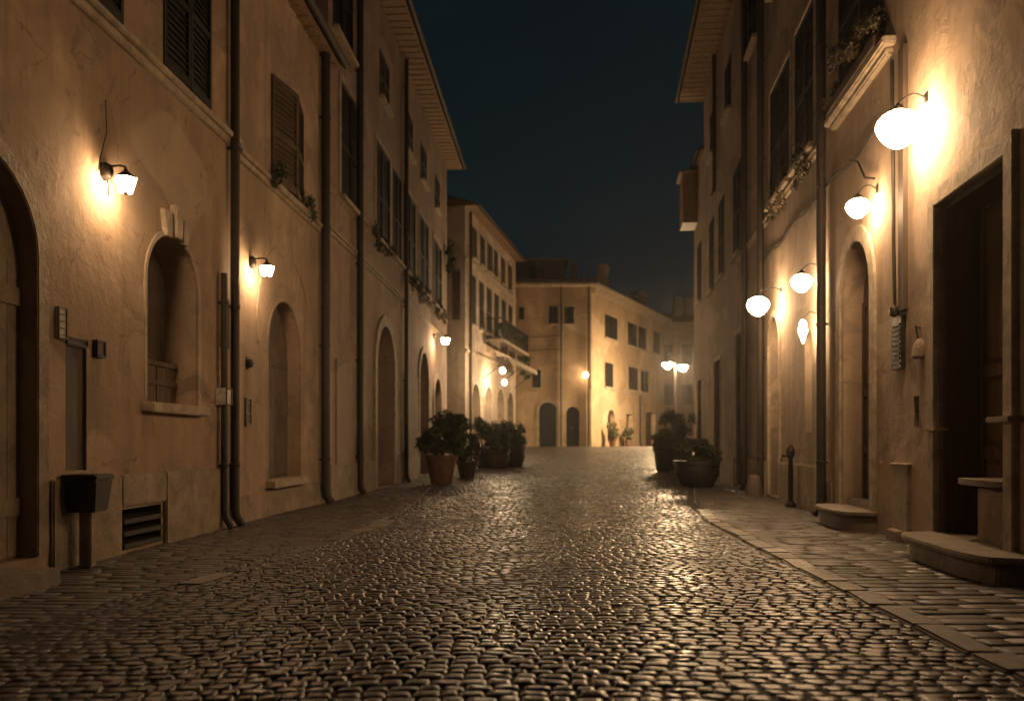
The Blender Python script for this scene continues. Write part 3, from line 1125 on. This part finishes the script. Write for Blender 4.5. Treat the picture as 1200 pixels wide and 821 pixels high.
def round_step(h, F, u0, u1, z0, z1, dmax, mat='step', name='doorstep', nose=.07, back=-.1, ex=2.6):
    n = 18
    c = [(u0, back)]
    for k in range(n + 1):
        t = -1 + 2 * k / n
        c.append(((u0 + u1) / 2 + (u1 - u0) / 2 * t, dmax * (1 - abs(t) ** ex) ** (1 / ex)))
    c.append((u1, back))
    mb = MB()
    def slab(za, zb, g):
        m = len(c)
        um = (u0 + u1) / 2
        pts = [((u - um) * (1 + g / (u1 - u0)) + um, d + (g if d > 0.001 else 0)) for u, d in c]
        vs = [F.p(u, za, d) for u, d in pts] + [F.p(u, zb, d) for u, d in pts]
        fs = [tuple(range(m)), tuple(range(2 * m - 1, m - 1, -1))] + [(i, (i + 1) % m, m + (i + 1) % m, m + i) for i in range(m)]
        mb.add(vs, fs)
    slab(z0, z1 - .055, 0)
    slab(z1 - .054, z1, nose)
    return mb.build(name, M[mat], h, bevel=.012, smooth=True)


round_step(h7, FR, 6.5, 8.62, -.1, .22, .44, ex=3.4)
round_step(h7, FR, 10.6, 12.22, -.1, .25, .40, ex=3.0)
mb = MB()
mb.fbox(FR, 11.0, 12.05, .2, .34, -.29, -.04)
mb.build('inner_step', M['step'], h7, bevel=.015)
# stone pedestal with rounded slab inside the square doorway
mb = MB()
mb.fbox(FR, 7.14, 7.80, .201, .72, -.39, -.02)
mb.build('pedestal', M['plaster_worn'], h7, bevel=.02)
round_step(h7, FR, 7.13, 8.0, .725, .785, .10, 'step', 'pedestal_slab', .02, -.36)
mb = MB()
mb.fbox(FR, 8.56, 8.618, .21, 3.49, -.39, -.03)
mb.fbox(FR, 7.20, 8.559, 3.44, 3.49, -.39, -.03)
mb.build('door_lining', M['door'], h7, bevel=.006)
mb = MB()
mb.fbox(FR, 6.88, 7.30, 1.28, 1.33, .0, .12)
mb.build('bracket_shelf', M['trim'], h7, bevel=.01)
mb = MB()
mb.fbox(FR, 8.45, 8.75, 1.23, 1.262, -.03, .12)
mb.build('bracket_shelf', M['trim'], h7, bevel=.01)
mb = MB()
mb.fbox(FR, 9.42, 9.98, -.1, .86, -.02, .045)
mb.fbox(FR, 9.40, 10.0, .861, .885, -.02, .055)
mb.fbox(FR, 9.5, 9.85, -.1, .13, .04, .13)
mb.build('pilaster_base', M['plaster_worn'], h7, bevel=.025, seg=3)
mb = MB()
mb.fbox(FR, 9.52, 9.70, 2.6, 5.57, -.02, .05)
mb.build('conduit', M['shutter_grey'], h7, bevel=.008)
mb = MB()
mb.tube([FR.p(9.9, 5.55, .05), FR.p(9.86, 4.6, .05), FR.p(9.84, 3.4, .05), FR.p(9.8, 2.7, .05)], .02, 6)
mb.build('wall_cable', M['iron'], h7)
plinth(h7, FR, [(-3, 2.4), (4.2, 6.65), (12.65, 13.1)], .55, .03, mat='plaster_worn')
downpipe(h7, FR, 12.95, .02, 9.4, .07, .10)

RB = [
    opening('shut', 13.75, 15.1, 5.95, 8.3, mat='shutter_dark', pitch=.085, surround=.1),
    opening('shut', 15.55, 17.4, 5.95, 8.2, mat='shutter_dark', pitch=.085, surround=.1),
    opening('shut', 21.3, 22.5, 5.95, 8.2, mat='shutter_dark', pitch=.09),
    opening('shut', 24.3, 25.4, 5.95, 8.2, mat='shutter_dark', pitch=.09),
    opening('shut', 26.6, 27.7, 5.95, 8.2, mat='shutter_dark', pitch=.09),
    opening('arch', 16.55, 17.6, .05, 3.63, depth=.35, mat='door_mid', style='planks', trim=.14, part='door'),
    opening('rect', 20.5, 22.0, .05, 3.9, depth=.45, mat='door', style='panel', part='door', trim=.12),
    opening('rect', 25.0, 26.4, .1, 3.6, depth=.45, mat='door', style='panel', part='door', trim=.12),
    opening('arch', 13.95, 14.45, 1.3, 3.0, depth=.2, mat='slab', part='niche'),
]
for a in (14.0, 16.2, 19.0, 23.0, 26.4):
    RB.append(opening('shut', a, a + 1.1, 10.2, 11.6, mat='shutter_dark', pitch=.1))
h8 = house('town_house', 'tall worn house at right with deep overhanging eaves and long dark shutters', FR, 13.12, 29.3, 12.85, RB, 'plaster_worn', over=.84)
downpipe(h8, FR, 18.05, .02, 12.8, .07, .10)
downpipe(h8, FR, 20.15, .02, 12.8, .075, .10)
downpipe(h8, FR, 25.7, 8.6, 12.8, .06, .10)
course(h8, FR, 13.2, 29.3, 5.68, .12, .07)
plinth(h8, FR, [(13.12, 16.35), (17.8, 20.3), (22.2, 24.8), (26.6, 29.3)], .75, .05, mat='plinth')

RC = [opening('shut', 30.1, 31.3, 6.2, 8.3, mat='shutter_dark', pitch=.1),
      opening('rect', 30.2, 31.4, gz(31), 3.4, depth=.4, mat='door', style='panel', part='door')]
h9 = house('town_house', 'narrow house past the tall right house with a slatted box bay high up', FR, 29.32, 32.6, 11.2, RC, 'plaster_worn', over=.1, has_eave=True, depth=5)
mb = MB()
mb.fbox(FR, 31.2, 32.4, 9.2, 11.0, .0, .55)
bay = mb.build('box_bay', M['shutter_brown'], h9)
mb = MB()
for k in range(12):
    z = 9.28 + k * .135
    mb.fbox(Frame(FR.p(31.2, 0)[:2], (-1, 0), (0, -1)), .06, .5, z, z + .05, -.02, .03)
mb.fbox(FR, 31.05, 32.5, 11.001, 11.07, -.05, .68)
mb.build('slat', M['soffit'], bay)
FE = Frame(FR.p(32.62, 0)[:2], (0.42, 1), (-1, 0.42))
RD = [opening('shut', 2 + k * 3.2, 3.1 + k * 3.2, z, z + 1.9, mat='shutter_grey', pitch=.1) for k in range(5) for z in (4.4, 7.4)]
h10 = house('town_house', 'receding house behind the potted shrubs where the right row turns away', FE, 0.02, 18, 10.2, RD, 'plaster_rose', depth=5, over=.4)

# ================================================================== lamps
def arm_pts(F, u, z, reach, droop, n=10):
    """swan-neck from the wall plate out to the lamp fitter"""
    pts = []
    for k in range(n + 1):
        t = k / n
        pts.append(F.p(u, z + .05 * math.sin(PI * min(1, t * 1.05)) - droop * t ** 3, .02 + reach * t))
    return pts


def globe_lamp(F, u, z, reach, r, label, mat):
    """opal globe hanging from a wall arm; z is the globe centre"""
    top = z + r * 1.05
    b = F.p(u, z, 0)
    t = thing('wall_lamp', b, label, 'lamp', 'globe lamps on the right wall')
    mb = MB()
    mb.fbox(F, u - .035, u + .035, top + .03, top + .13, -.01, .02)
    mb.build('wall_plate', M['iron'], t, bevel=.006)
    mb = MB()
    pts = arm_pts(F, u, top + .08, reach, .06)
    mb.tube(pts, .010, 8)
    mb.build('arm', M['iron'], t, smooth=True)
    c = F.p(u, 0, .02 + reach)
    mb = MB()
    mb.lathe((c[0], c[1], top), [(.015, .03), (.03, .01), (.055, -.01), (.075, -.045), (.07, -.055), (.01, -.05)], 16)
    mb.build('collar', M['iron'], t, smooth=True)
    prof = []
    for k in range(34):
        a = PI / 2 - PI * k / 16
        rr = math.cos(a)
        zz = math.sin(a)
        rr *= 1.06 if zz > 0 else 1.06 - .26 * (-zz)
        prof.append((max(.004, r * rr), r * zz * (.82 if zz > 0 else 1.05)))
    mb = MB()
    mb.lathe((c[0], c[1], z), prof[::-1], 28)
    mb.build('globe', M[mat], t, smooth=True)
    return t


def place(px, py, F, X0, b, side, reach):
    c = (px - 600) / 1000
    Y = (X0 + side * (reach + .02)) / (c - b)
    return Y, ZZ(py, Y)


for (px, py, reach, r, lab, mt) in (
        (1054, 148, .27, .212, 'nearest and biggest glowing globe lamp, above the square doorway at right', 'globe'),
        (1006, 242, .22, .135, 'glowing globe lamp beside the top of the deep arched doorway at right', 'globe_soft'),
        (940, 330, .26, .155, 'glowing globe lamp right above the small diamond lantern', 'globe_soft'),
        (889, 357, .42, .20, 'farthest glowing globe lamp, hung left of the narrow arched door', 'globe')):
    Y, z = place(px, py, FR, 3.37, .11, -1, reach)
    globe_lamp(FR, Y, z, reach, r, lab, mt)


def lantern(F, u, z, reach, label, s=1.0):
    b = F.p(u, z, 0)
    t = thing('wall_lantern', b, label, 'lamp', 'lanterns on the left wall')
    mb = MB()
    mb.lathe((b[0] + F.n[0] * .02, b[1] + F.n[1] * .02, z + .12 * s), [(.01, -.09), (.06, -.06), (.075, 0), (.06, .06), (.01, .09)], 14)
    mb.build('wall_plate', M['iron'], t, smooth=True)
    mb = MB()
    mb.tube([F.p(u, z + .14 * s, .03), F.p(u, z + .18 * s, reach * .35), F.p(u, z + .19 * s, reach * .75), F.p(u, z + .17 * s, reach)], .011, 8)
    mb.tube([F.p(u, z + .10 * s, .03), F.p(u, z - .05 * s, reach * .22), F.p(u, z - .16 * s, .05)], .009, 6)
    mb.build('bracket', M['iron'], t, smooth=True)
    c = F.p(u, z, reach)
    mb = MB()
    mb.lathe(c, [(.09 * s, .048 * s), (.140 * s, .030 * s), (.143 * s, .038 * s), (.08 * s, .075 * s), (.03 * s, .12 * s), (.015 * s, .17 * s)], 6)
    mb.build('cap', M['iron'], t)
    mb = MB()
    mb.lathe(c, [(.085 * s, -.125 * s), (.132 * s, .028 * s), (.09 * s, .05 * s)], 6)
    gl = mb.build('lamp_glass', M['lantern'], t)
    mb = MB()
    for k in range(6):
        a = 2 * PI * k / 6
        mb.tube([(c[0] + .088 * s * math.cos(a), c[1] + .088 * s * math.sin(a), z - .125 * s), (c[0] + .135 * s * math.cos(a), c[1] + .135 * s * math.sin(a), z + .028 * s)], .005, 4)
    mb.lathe((c[0], c[1], z - .13 * s), [(.01, -.03 * s), (.03 * s, -.012 * s), (.035 * s, 0), (.035 * s, .004 * s)], 6)
    mb.build('frame', M['iron'], gl)
    return t


for (px, py, reach, s, lab) in (
        (148, 213, .22, .82, 'lit wall lantern nearest at left, above and left of the keystoned window'),
        (313, 315, .24, .80, 'lit wall lantern over the doorway blocked with stone slabs'),
        (522, 398, .45, 1.2, 'lit wall lantern at the far end of the tall left house above the potted shrubs')):
    c = (px - 600) / 1000
    Y = (-4.345 + reach) / (c - .05)
    lantern(FL, Y, ZZ(py, Y), reach, lab, s)

# small diamond lantern in the niche on the right wall
Y, z = place(940, 388, FR, 3.37, .11, -1, .22)
b = FR.p(Y, z, 0)
t = thing('wall_lantern', b, 'small diamond shaped lantern, its reflection made as a glow, below the third globe lamp', 'lamp')
mb = MB(); mb.tube([FR.p(Y, z + .28, .0), FR.p(Y, z + .32, .12), FR.p(Y, z + .2, .22)], .01, 6); mb.build('bracket', M['iron'], t)
mb = MB(); mb.lathe(FR.p(Y, z, .22), [(.01, -.19), (.075, .02), (.05, .15), (.01, .19)], 4); mb.build('lamp_glass', M['bulb'], t)  # glow stands in for light reflected in the lantern glass

# lamp on the corner house
t = thing('wall_lamp', FBF.p(4.02, 4.9, 0), 'small bare round lamp on the front corner of the far house', 'lamp')
mb = MB(); mb.tube([FBF.p(4.02, 5.02, .0), FBF.p(4.02, 5.12, .3), FBF.p(4.02, 5.02, .42)], .02, 6); mb.build('arm', M['iron'], t)
mb = MB(); mb.lathe(FBF.p(4.02, 4.85, .42), [(.02, -.14), (.12, -.08), (.15, 0), (.12, .09), (.04, .15)], 14); mb.build('globe', M['corner_lamp'], t, smooth=True)

# awning bulbs on the fourth house
for px, py, lab in ((591, 448, 'lower of two lit bulbs under the awning at the street bend'),
                    (589, 434, 'upper of two lit bulbs by the awning at the street bend')):
    u = 42.0
    c = (px - 600) / 1000
    off = .85 if py > 440 else 1.65
    for _ in range(30):
        q = FD.p(u, 0, off)
        u += (c - q[0] / q[1]) * 60
    q = FD.p(u, ZZ(py, q[1]), off)
    t = thing('hanging_bulb', q, lab, 'lamp', 'bulbs at the awning')
    mb = MB(); mb.lathe(q, [(.02, -.11), (.085, -.06), (.10, 0), (.07, .07), (.03, .11)], 12); mb.build('bulb', M['awning_bulb'], t, smooth=True)
    mb = MB(); mb.tube([(q[0], q[1], q[2] + .10), (q[0] - .1, q[1] + .02, q[2] + .3), FD.p(u, 5.1 if py > 440 else 5.8, .5 if py > 440 else .8)], .012, 5); mb.build('cord', M['iron'], t)

# twin street lamp
t = thing('street_lamp', (8.8, 46.0, gz(46)), 'twin armed street lamp with two lit heads at the right end of the square', 'street lamp')
xm, ym = 8.8, 46.0
mb = MB()
mb.lathe((xm, ym, gz(46)), [(.16, 0), (.16, .12), (.11, .2), (.10, .9), (.07, 1.0), (.055, 3.5), (.04, 4.7), (.01, 4.85)], 12)
mb.build('pole', M['iron'], t, smooth=True)
for s in (-1, 1):
    mb = MB()
    mb.tube([(xm, ym, 5.8), (xm + s * .2, ym, 6.0), (xm + s * .38, ym, 5.9), (xm + s * .41, ym, 5.6)], .025, 8)
    mb.build('arm', M['iron'], t, smooth=True)
    mb = MB()
    z = 5.37 if s < 0 else 5.24
    mb.lathe((xm + s * .41, ym, z), [(.04, -.22), (.14, -.16), (.26, -.02), (.27, .05), (.2, .1), (.05, .14)], 14)
    hd = mb.build('lamp_head', M['far_lamp'], t, smooth=True)
    mb = MB()
    mb.lathe((xm + s * .41, ym, z), [(.28, .06), (.27, .10), (.16, .22), (.05, .34), (.02, .46)], 14)
    mb.build('lamp_cap', M['iron'], hd, smooth=True)

# ================================================================== potted plants
def potted(name, loc, pr, ph, rx, hz, n, potmat, leafm, label, seed, shape='tapered', leaf=.06, lift=0.0):
    x, y, z = loc
    t = thing(name, loc, label, 'potted plant', 'potted shrubs along the street')
    mb = MB()
    if shape == 'tapered':
        prof = [(pr * .66, 0), (pr * .70, .03), (pr * .95, ph * .82), (pr * 1.06, ph * .83), (pr * 1.08, ph), (pr * .96, ph), (pr * .93, ph - .06)]
    else:
        prof = [(pr * .72, 0), (pr * .78, .05), (pr * 1.0, ph * .45), (pr * .98, ph * .8), (pr * 1.06, ph * .84), (pr * 1.06, ph), (pr * .95, ph), (pr * .92, ph - .06)]
    mb.lathe((x, y, z), prof, 28)
    pot = mb.build('pot', M[potmat], t, smooth=True)
    mb = MB()
    mb.lathe((x, y, z), [(pr * .93, ph - .07), (pr * .5, ph - .05), (.02, ph - .04)], 20)
    mb.build('soil', M['soil'], t)
    r = random.Random(seed)
    mb = MB()
    for k in range(9):
        a = 2 * PI * k / 9 + r.uniform(-.3, .3)
        ex, ey = rx * .62 * math.cos(a), rx * .62 * math.sin(a)
        mb.tube([(x + .06 * math.cos(a), y + .06 * math.sin(a), z + ph - .06), (x + ex * .4, y + ey * .4, z + ph + hz * .35),
                 (x + ex, y + ey, z + ph + hz * r.uniform(.55, .85))], [.018, .013, .005], 5)
    mb.build('stem', M['door_mid'], t)
    blobs = []
    for k in range(34):
        a = r.uniform(0, 2 * PI)
        q = rx * math.sqrt(r.random()) * .85
        zz = z + ph + lift + hz * r.uniform(.08, .95)
        k2 = 1 - .35 * abs((zz - z - ph) / hz - .5)
        s = r.uniform(.14, .34)
        blobs.append((x + q * k2 * math.cos(a), y + q * k2 * math.sin(a), zz, rx * s, rx * s, hz * s * .62))
    leaves('foliage', M[leafm], t, blobs, n, leaf, seed)
    return t


def gl(x, y): return (x, y, gz(y) + .012)
potted('potted_shrub', gl(-1.93, 23.3), .42, .78, .78, 1.15, 5200, 'terracotta', 'leaf', 'big round shrub in a terracotta pot, nearest on the left side', 21, leaf=.06)
potted('potted_shrub', gl(-1.42, 27.0), .34, .5, .5, .85, 1800, 'brown_pot', 'leaf_olive', 'low olive shrub in a squat brown pot just behind the terracotta one', 22, leaf=.055)
potted('potted_shrub', gl(-1.05, 32.2), .38, .75, .62, 1.1, 2600, 'black_pot', 'leaf', 'dark shrub in a black pot, left end of the far left cluster', 23)
potted('potted_shrub', gl(-.50, 32.0), .42, .7, .62, 1.15, 2600, 'brown_pot', 'leaf', 'dark shrub in a brown pot, middle of the far left cluster', 24, shape='round')
potted('potted_shrub', gl(0.05, 33.0), .46, .72, .62, 1.0, 2600, 'black_pot', 'leaf', 'dark shrub in a wide black pot, road end of the far left cluster', 25, shape='round')
potted('potted_shrub', gl(4.76, 22.0), .56, .66, .66, .55, 3200, 'black_pot', 'leaf_olive', 'low spreading plant in a very wide black tub, nearest on the right side', 26, shape='round', leaf=.05)
potted('potted_shrub', gl(5.33, 30.0), .36, .85, .52, .6, 1900, 'black_pot', 'leaf_olive', 'light green plant in a tall tapered black pot by the road on the right', 27)
potted('potted_shrub', gl(6.05, 31.2), .5, .75, .82, 1.35, 3600, 'brown_pot', 'leaf', 'large dark bush behind the two right pots, against the house', 28, shape='round')
for k, (px, dd, hh, lab) in enumerate(((706, 0.5, .9, 'small thin plant at the corner of the yellow lit house'),
                                       (725, .5, .7, 'small thin plant between two doors of the yellow lit house'))):
    q = FBR.p(BY(px), 0, .6)
    potted('potted_shrub', (q[0], q[1], gz(q[1])), .22, .4, .38, hh, 700, 'terracotta', 'leaf_olive', lab, 40 + k, leaf=.07)


# ------------------------------------------------------------------ trailing plants on sills
def sill_plant(F, u0, u1, z, d, label, seed, n=700, hang=.3, up=.25, leafm='leaf_dry', box=True, group='plants on window ledges', nb=12, leaf=.035, depth=.09):
    b = F.p((u0 + u1) / 2, z, d)
    t = thing('sill_plant', b, label, 'plant', group)
    if box:
        mb = MB()
        mb.fbox(F, u0, u1, z + .002, z + .14, d - .08, d + .07)
        mb.build('trough', M['brown_pot'], t, bevel=.01)
    r = random.Random(seed)
    blobs = []
    for k in range(nb):
        u = u0 + (u1 - u0) * (k + r.random()) / nb
        zz = z + (.14 if box else 0) + r.uniform(-hang, up)
        q = F.p(u, zz, d + r.uniform(-.02, .12))
        s = r.uniform(.5, 1.2)
        blobs.append((q[0], q[1], q[2], depth * s, .13 * s, .15 * s))
    leaves('foliage', M[leafm], t, blobs, n, leaf, seed)
    return t


sill_plant(FR, 10.2, 12.4, 5.862, .10, 'dry trailing plant along the high ledge over the arched doorway at right', 51, 1100, .12, .5)
sill_plant(FR, 13.8, 15.0, 5.955, .02, 'dry plant under the first dark shutters of the tall right house', 52, 600, .35, .15, box=False)
sill_plant(FR, 15.7, 17.2, 5.955, .02, 'dry plant under the second dark shutters of the tall right house', 53, 600, .35, .15, box=False)
sill_plant(FL, 12.8, 13.3, 5.145, .06, 'small dark plant on the string course under the louvred shutters', 54, 260, .1, .16, leafm='leaf', box=False, nb=4)
sill_plant(FL, 14.3, 15.0, 5.145, .08, 'dark plant hanging at the lower right corner of the louvred shutters', 55, 300, .25, .12, leafm='leaf', box=False, nb=5)
sill_plant(FL, 19.8, 22.6, 6.155, .08, 'dry plants along the second long shutters of the brown house', 56, 700, .35, .12, box=False)
sill_plant(FL, 24.4, 28.9, 6.155, .08, 'wide band of dry plants under the middle shutters of the brown house', 57, 1300, .5, .12, box=False, nb=20)
sill_plant(FL, 30.2, 33.2, 6.155, .08, 'dry plants under the last long shutters of the brown house', 58, 900, .5, .15, box=False)
sill_plant(FL, 33.3, 34.2, 8.4, .15, 'dark creeper clinging high on the far corner of the brown house', 59, 900, .9, .7, leafm='leaf', box=False, nb=9, leaf=.06, depth=.2)
sill_plant(FD, 39.4, 45.6, 5.932, .62, 'dark plants filling the balcony at the street bend', 60, 1800, -.05, .75, leafm='leaf', box=True, nb=22, leaf=.06, depth=.2)
sill_plant(FD, 43.9, 45.9, 5.2, .75, 'dark plant hanging below the far end of the balcony', 61, 900, .8, .4, leafm='leaf', box=False, nb=8, leaf=.06, depth=.2)

# ------------------------------------------------------------------ cables on the walls
mb = MB()
pts = []
for k in range(40):
    u = 9.9 + k * (18.0 - 9.9) / 39
    pts.append(FR.p(u, 4.98 + .05 * math.sin(k * .55) - .05 * abs(math.sin(k * .28)), .05))
mb.tube(pts, .022, 6)
mb.tube([FR.p(11.6, 4.95, .05), FR.p(11.2, 4.8, .06), FR.p(10.9, 4.5, .06), FR.p(10.55, 4.38, .05)], .016, 6)
tag(mb.build('wall_cable', M['iron'], None, origin=FR.p(9.9, 4.9, .05)), 'black cable running along the right wall above the globe lamps', 'cable')
mb = MB()
mb.tube([FL.p(8.2, 4.4, .03), FL.p(8.22, 4.1, .03), FL.p(8.1, 3.8, .03), FL.p(8.05, 3.68, .04)], .004, 6)
tag(mb.build('lamp_cable', M['iron'], None, origin=FL.p(8.2, 4.0, .03)), 'thin cable coming down the plaster to the nearest left lantern', 'cable')

# ------------------------------------------------------------------ small things on the left wall
def plaque(name, F, u0, u1, z0, z1, mat, rim, label, cat, d=.025, lines=0):
    t = thing(name, F.p((u0 + u1) / 2, z0, 0), label, cat)
    mb = MB(); mb.fbox(F, u0, u1, z0, z1, -.005, d); p = mb.build('plate', M[mat], t, bevel=.004)
    g = .018
    mb = MB(); mb.band(F, [(u0 + g, z0 + g), (u0 + g, z1 - g), (u1 - g, z1 - g), (u1 - g, z0 + g), (u0 + g, z0 + g)],
                       [(u0, z0), (u0, z1), (u1, z1), (u1, z0), (u0, z0)], d - .003, d + .012)
    mb.build('rim', M[rim], t)
    if lines:
        mb = MB()
        for k in range(lines):
            z = z1 - .06 - (z1 - z0 - .1) * k / max(1, lines - 1)
            mb.fbox(F, u0 + .04, u1 - .04, z - .012, z, d + .001, d + .006)
        mb.build('ridge', M[rim], t)
    return t


plaque('wall_plaque', FL, 7.42, 7.56, 2.02, 2.30, 'tin', 'plaster_grey', 'narrow pale framed plaque on the ochre wall left of the keystoned window', 'plaque', lines=4)
plaque('door_bell_panel', FL, 8.02, 8.18, 1.92, 2.08, 'shutter_grey', 'iron', 'small square brown box on the ochre wall beside the utility door', 'box', d=.04)
plaque('wall_plaque', FL, 7.58, 7.92, 1.99, 2.06, 'iron', 'iron', 'thin dark strip plate above the utility door', 'plaque', d=.008)
plaque('meter_box', FL, 10.95, 11.14, 1.60, 1.82, 'tin', 'iron', 'small meter box with a pale face on the double downpipes', 'box', d=.13)
plaque('wall_plaque', FL, 11.95, 12.16, 1.35, 1.75, 'shutter_grey', 'plinth', 'small grey plaque left of the blocked arched doorway', 'plaque', d=.02, lines=3)
t = thing('door_bell', FL.p(12.05, 2.2, 0), 'round bell cap on the tan wall above the small grey plaque', 'bell')
mb = MB(); c = FL.p(12.05, 2.24, .02); mb.lathe((c[0], c[1], c[2]), [(.01, -.07), (.06, -.05), (.075, 0), (.06, .05), (.01, .07)], 14); mb.build('cap', M['pipe'], t, smooth=True)
mb = MB(); mb.fbox(FL, 12.0, 12.1, 2.15, 2.33, -.005, .012); mb.build('plate', M['iron'], t, bevel=.004)

# litter bin on a post by the ochre wall
bx, by = FL.p(7.64, 0, .17)[:2]
t = thing('litter_bin', (bx, by, .01), 'dark metal litter bin on a post beside the arched doorway at far left', 'bin')
FBn = Frame((bx, by), (1, 0), (0, -1))
mb = MB(); mb.fbox(FBn, -.055, .055, .0, .52, -.055, .055); mb.build('post', M['plinth'], t, bevel=.01)
mb = MB()
mb.hexa([(bx - .12, by - .13, .50), (bx + .12, by - .13, .50), (bx + .12, by + .13, .50), (bx - .12, by + .13, .50),
         (bx - .15, by - .165, .78), (bx + .15, by - .165, .78), (bx + .15, by + .165, .78), (bx - .15, by + .165, .78)])
mb.build('bin_body', M['bin'], t, bevel=.012)
mb = MB(); mb.box(bx - .16, bx + .16, by - .18, by + .18, .781, .83); mb.build('lid', M['iron'], t, bevel=.012)
mb = MB(); mb.box(bx - .09, bx + .09, by - .171, by - .15, .66, .75); mb.build('slot', M['iron'], t)

# ------------------------------------------------------------------ small things on the right wall
t = thing('intercom_panel', FR.p(9.78, 1.95, 0), 'tall dark ribbed panel on the wall between the square and arched doorways', 'panel')
mb = MB(); mb.fbox(FR, 9.58, 9.92, 1.95, 2.55, -.005, .05); mb.build('plate', M['bin'], t, bevel=.012)
mb = MB()
for k in range(9):
    mb.fbox(FR, 9.62, 9.88, 2.0 + k * .055, 2.025 + k * .055, .051, .062)
mb.build('rib', M['iron'], t)
mb = MB(); mb.lathe((*FR.p(9.82, 0, .05)[:2], 2.62), [(.01, -.06), (.05, -.04), (.055, .03), (.03, .07), (.01, .08)], 10); mb.build('sounder', M['iron'], t, smooth=True)
t = thing('door_bell', FR.p(9.08, 2.05, 0), 'small cast bell fitting on the wall just left of the square doorway', 'bell')
mb = MB(); c = FR.p(9.08, 2.12, .03); mb.lathe(c, [(.02, .10), (.05, .06), (.075, -.02), (.08, -.09), (.06, -.11)], 12); mb.build('bell_body', M['plaster_worn'], t, smooth=True)
mb = MB(); mb.tube([FR.p(9.14, 2.34, .0), FR.p(9.14, 2.36, .05), FR.p(9.1, 2.22, .04)], .012, 6); mb.build('hook', M['iron'], t)
t = thing('standpipe', FR.p(14.9, 0, .12), 'short dark standpipe with a tap at the foot of the tall right house', 'standpipe')
mb = MB(); q = FR.p(14.9, 0, .14); mb.lathe((q[0], q[1], 0), [(.09, 0), (.09, .06), (.045, .1), (.04, .85), (.07, .9), (.075, 1.0), (.03, 1.07), (.01, 1.1)], 12); mb.build('post', M['iron'], t, smooth=True)
mb = MB(); mb.tube([FR.p(14.9, .88, .16), FR.p(14.88, .9, .28), FR.p(14.87, .8, .31)], .02, 6); mb.build('spout', M['iron'], t, smooth=True)
t = thing('bollard', FR.p(17.95, 0, .25), 'low worn stone guard post beside the narrow arched door', 'bollard')
mb = MB(); q = FR.p(17.95, 0, .25); mb.lathe((q[0], q[1], 0), [(.17, -.02), (.17, .1), (.14, .32), (.11, .42), (.03, .46)], 14); mb.build('stone_post', M['slab'], t, smooth=True)

# ------------------------------------------------------------------ night haze
hz = D.materials.new('night haze')
hz.use_nodes = True
hn = hz.node_tree
hn.nodes.remove(hn.nodes['Principled BSDF'])
pv = hn.nodes.new('ShaderNodeVolumePrincipled')
pv.inputs['Color'].default_value = (0.9, 0.88, 0.85, 1)
pv.inputs['Density'].default_value = 0.0007
pv.inputs['Anisotropy'].default_value = 0.82
hn.links.new(pv.outputs[0], [n for n in hn.nodes if n.type == 'OUTPUT_MATERIAL'][0].inputs['Volume'])
mb = MB()
mb.box(-40, 60, -20, 120, -1.2, 20)
tag(mb.build('haze', hz), kind='stuff')

# ------------------------------------------------------------------ sky
w = D.worlds.new('World')
sc.world = w
w.use_nodes = True
nt = w.node_tree
bg = nt.nodes['Background']
tc = nt.nodes.new('ShaderNodeTexCoord')
mp = nt.nodes.new('ShaderNodeMapping'); mp.inputs['Scale'].default_value = (1.6, 1.6, 4.0)
nz = nt.nodes.new('ShaderNodeTexNoise'); nz.inputs['Scale'].default_value = 1.6; nz.inputs['Detail'].default_value = 5
nt.links.new(tc.outputs['Generated'], mp.inputs['Vector'])
nt.links.new(mp.outputs[0], nz.inputs['Vector'])
cr = nt.nodes.new('ShaderNodeValToRGB')
cr.color_ramp.elements[0].position = .35; cr.color_ramp.elements[0].color = (0.0034, 0.0066, 0.0092, 1)
cr.color_ramp.elements[1].position = .72; cr.color_ramp.elements[1].color = (0.0052, 0.0118, 0.0136, 1)
nt.links.new(nz.outputs['Fac'], cr.inputs[0])
nt.links.new(cr.outputs[0], bg.inputs['Color'])
bg.inputs['Strength'].default_value = 0.85

# ------------------------------------------------------------------ camera
cam = D.cameras.new('camera')
co = D.objects.new('camera', cam)
COL.objects.link(co)
co.location = (0, 0, CAM_H)
co.rotation_euler = (PI / 2, 0, 0)
cam.sensor_fit = 'HORIZONTAL'
cam.sensor_width = 36
cam.lens = 30
cam.shift_y = (520 - 410.5) / 1200
cam.clip_end = 2000
cam.clip_start = .05
cam.dof.use_dof = True
cam.dof.focus_distance = 8.0
cam.dof.aperture_fstop = 1.35
sc.camera = co

sc.view_settings.view_transform = 'Standard'
sc.view_settings.look = 'None'
sc.view_settings.exposure = 0.15
sc.view_settings.gamma = 1.0
sc.render.engine = 'CYCLES'
sc.cycles.use_denoising = True
sc.cycles.max_bounces = 7
sc.cycles.adaptive_threshold = 0.02
sc.cycles.diffuse_bounces = 4
sc.cycles.glossy_bounces = 3
sc.cycles.sample_clamp_indirect = 6
sc.cycles.use_light_tree = True
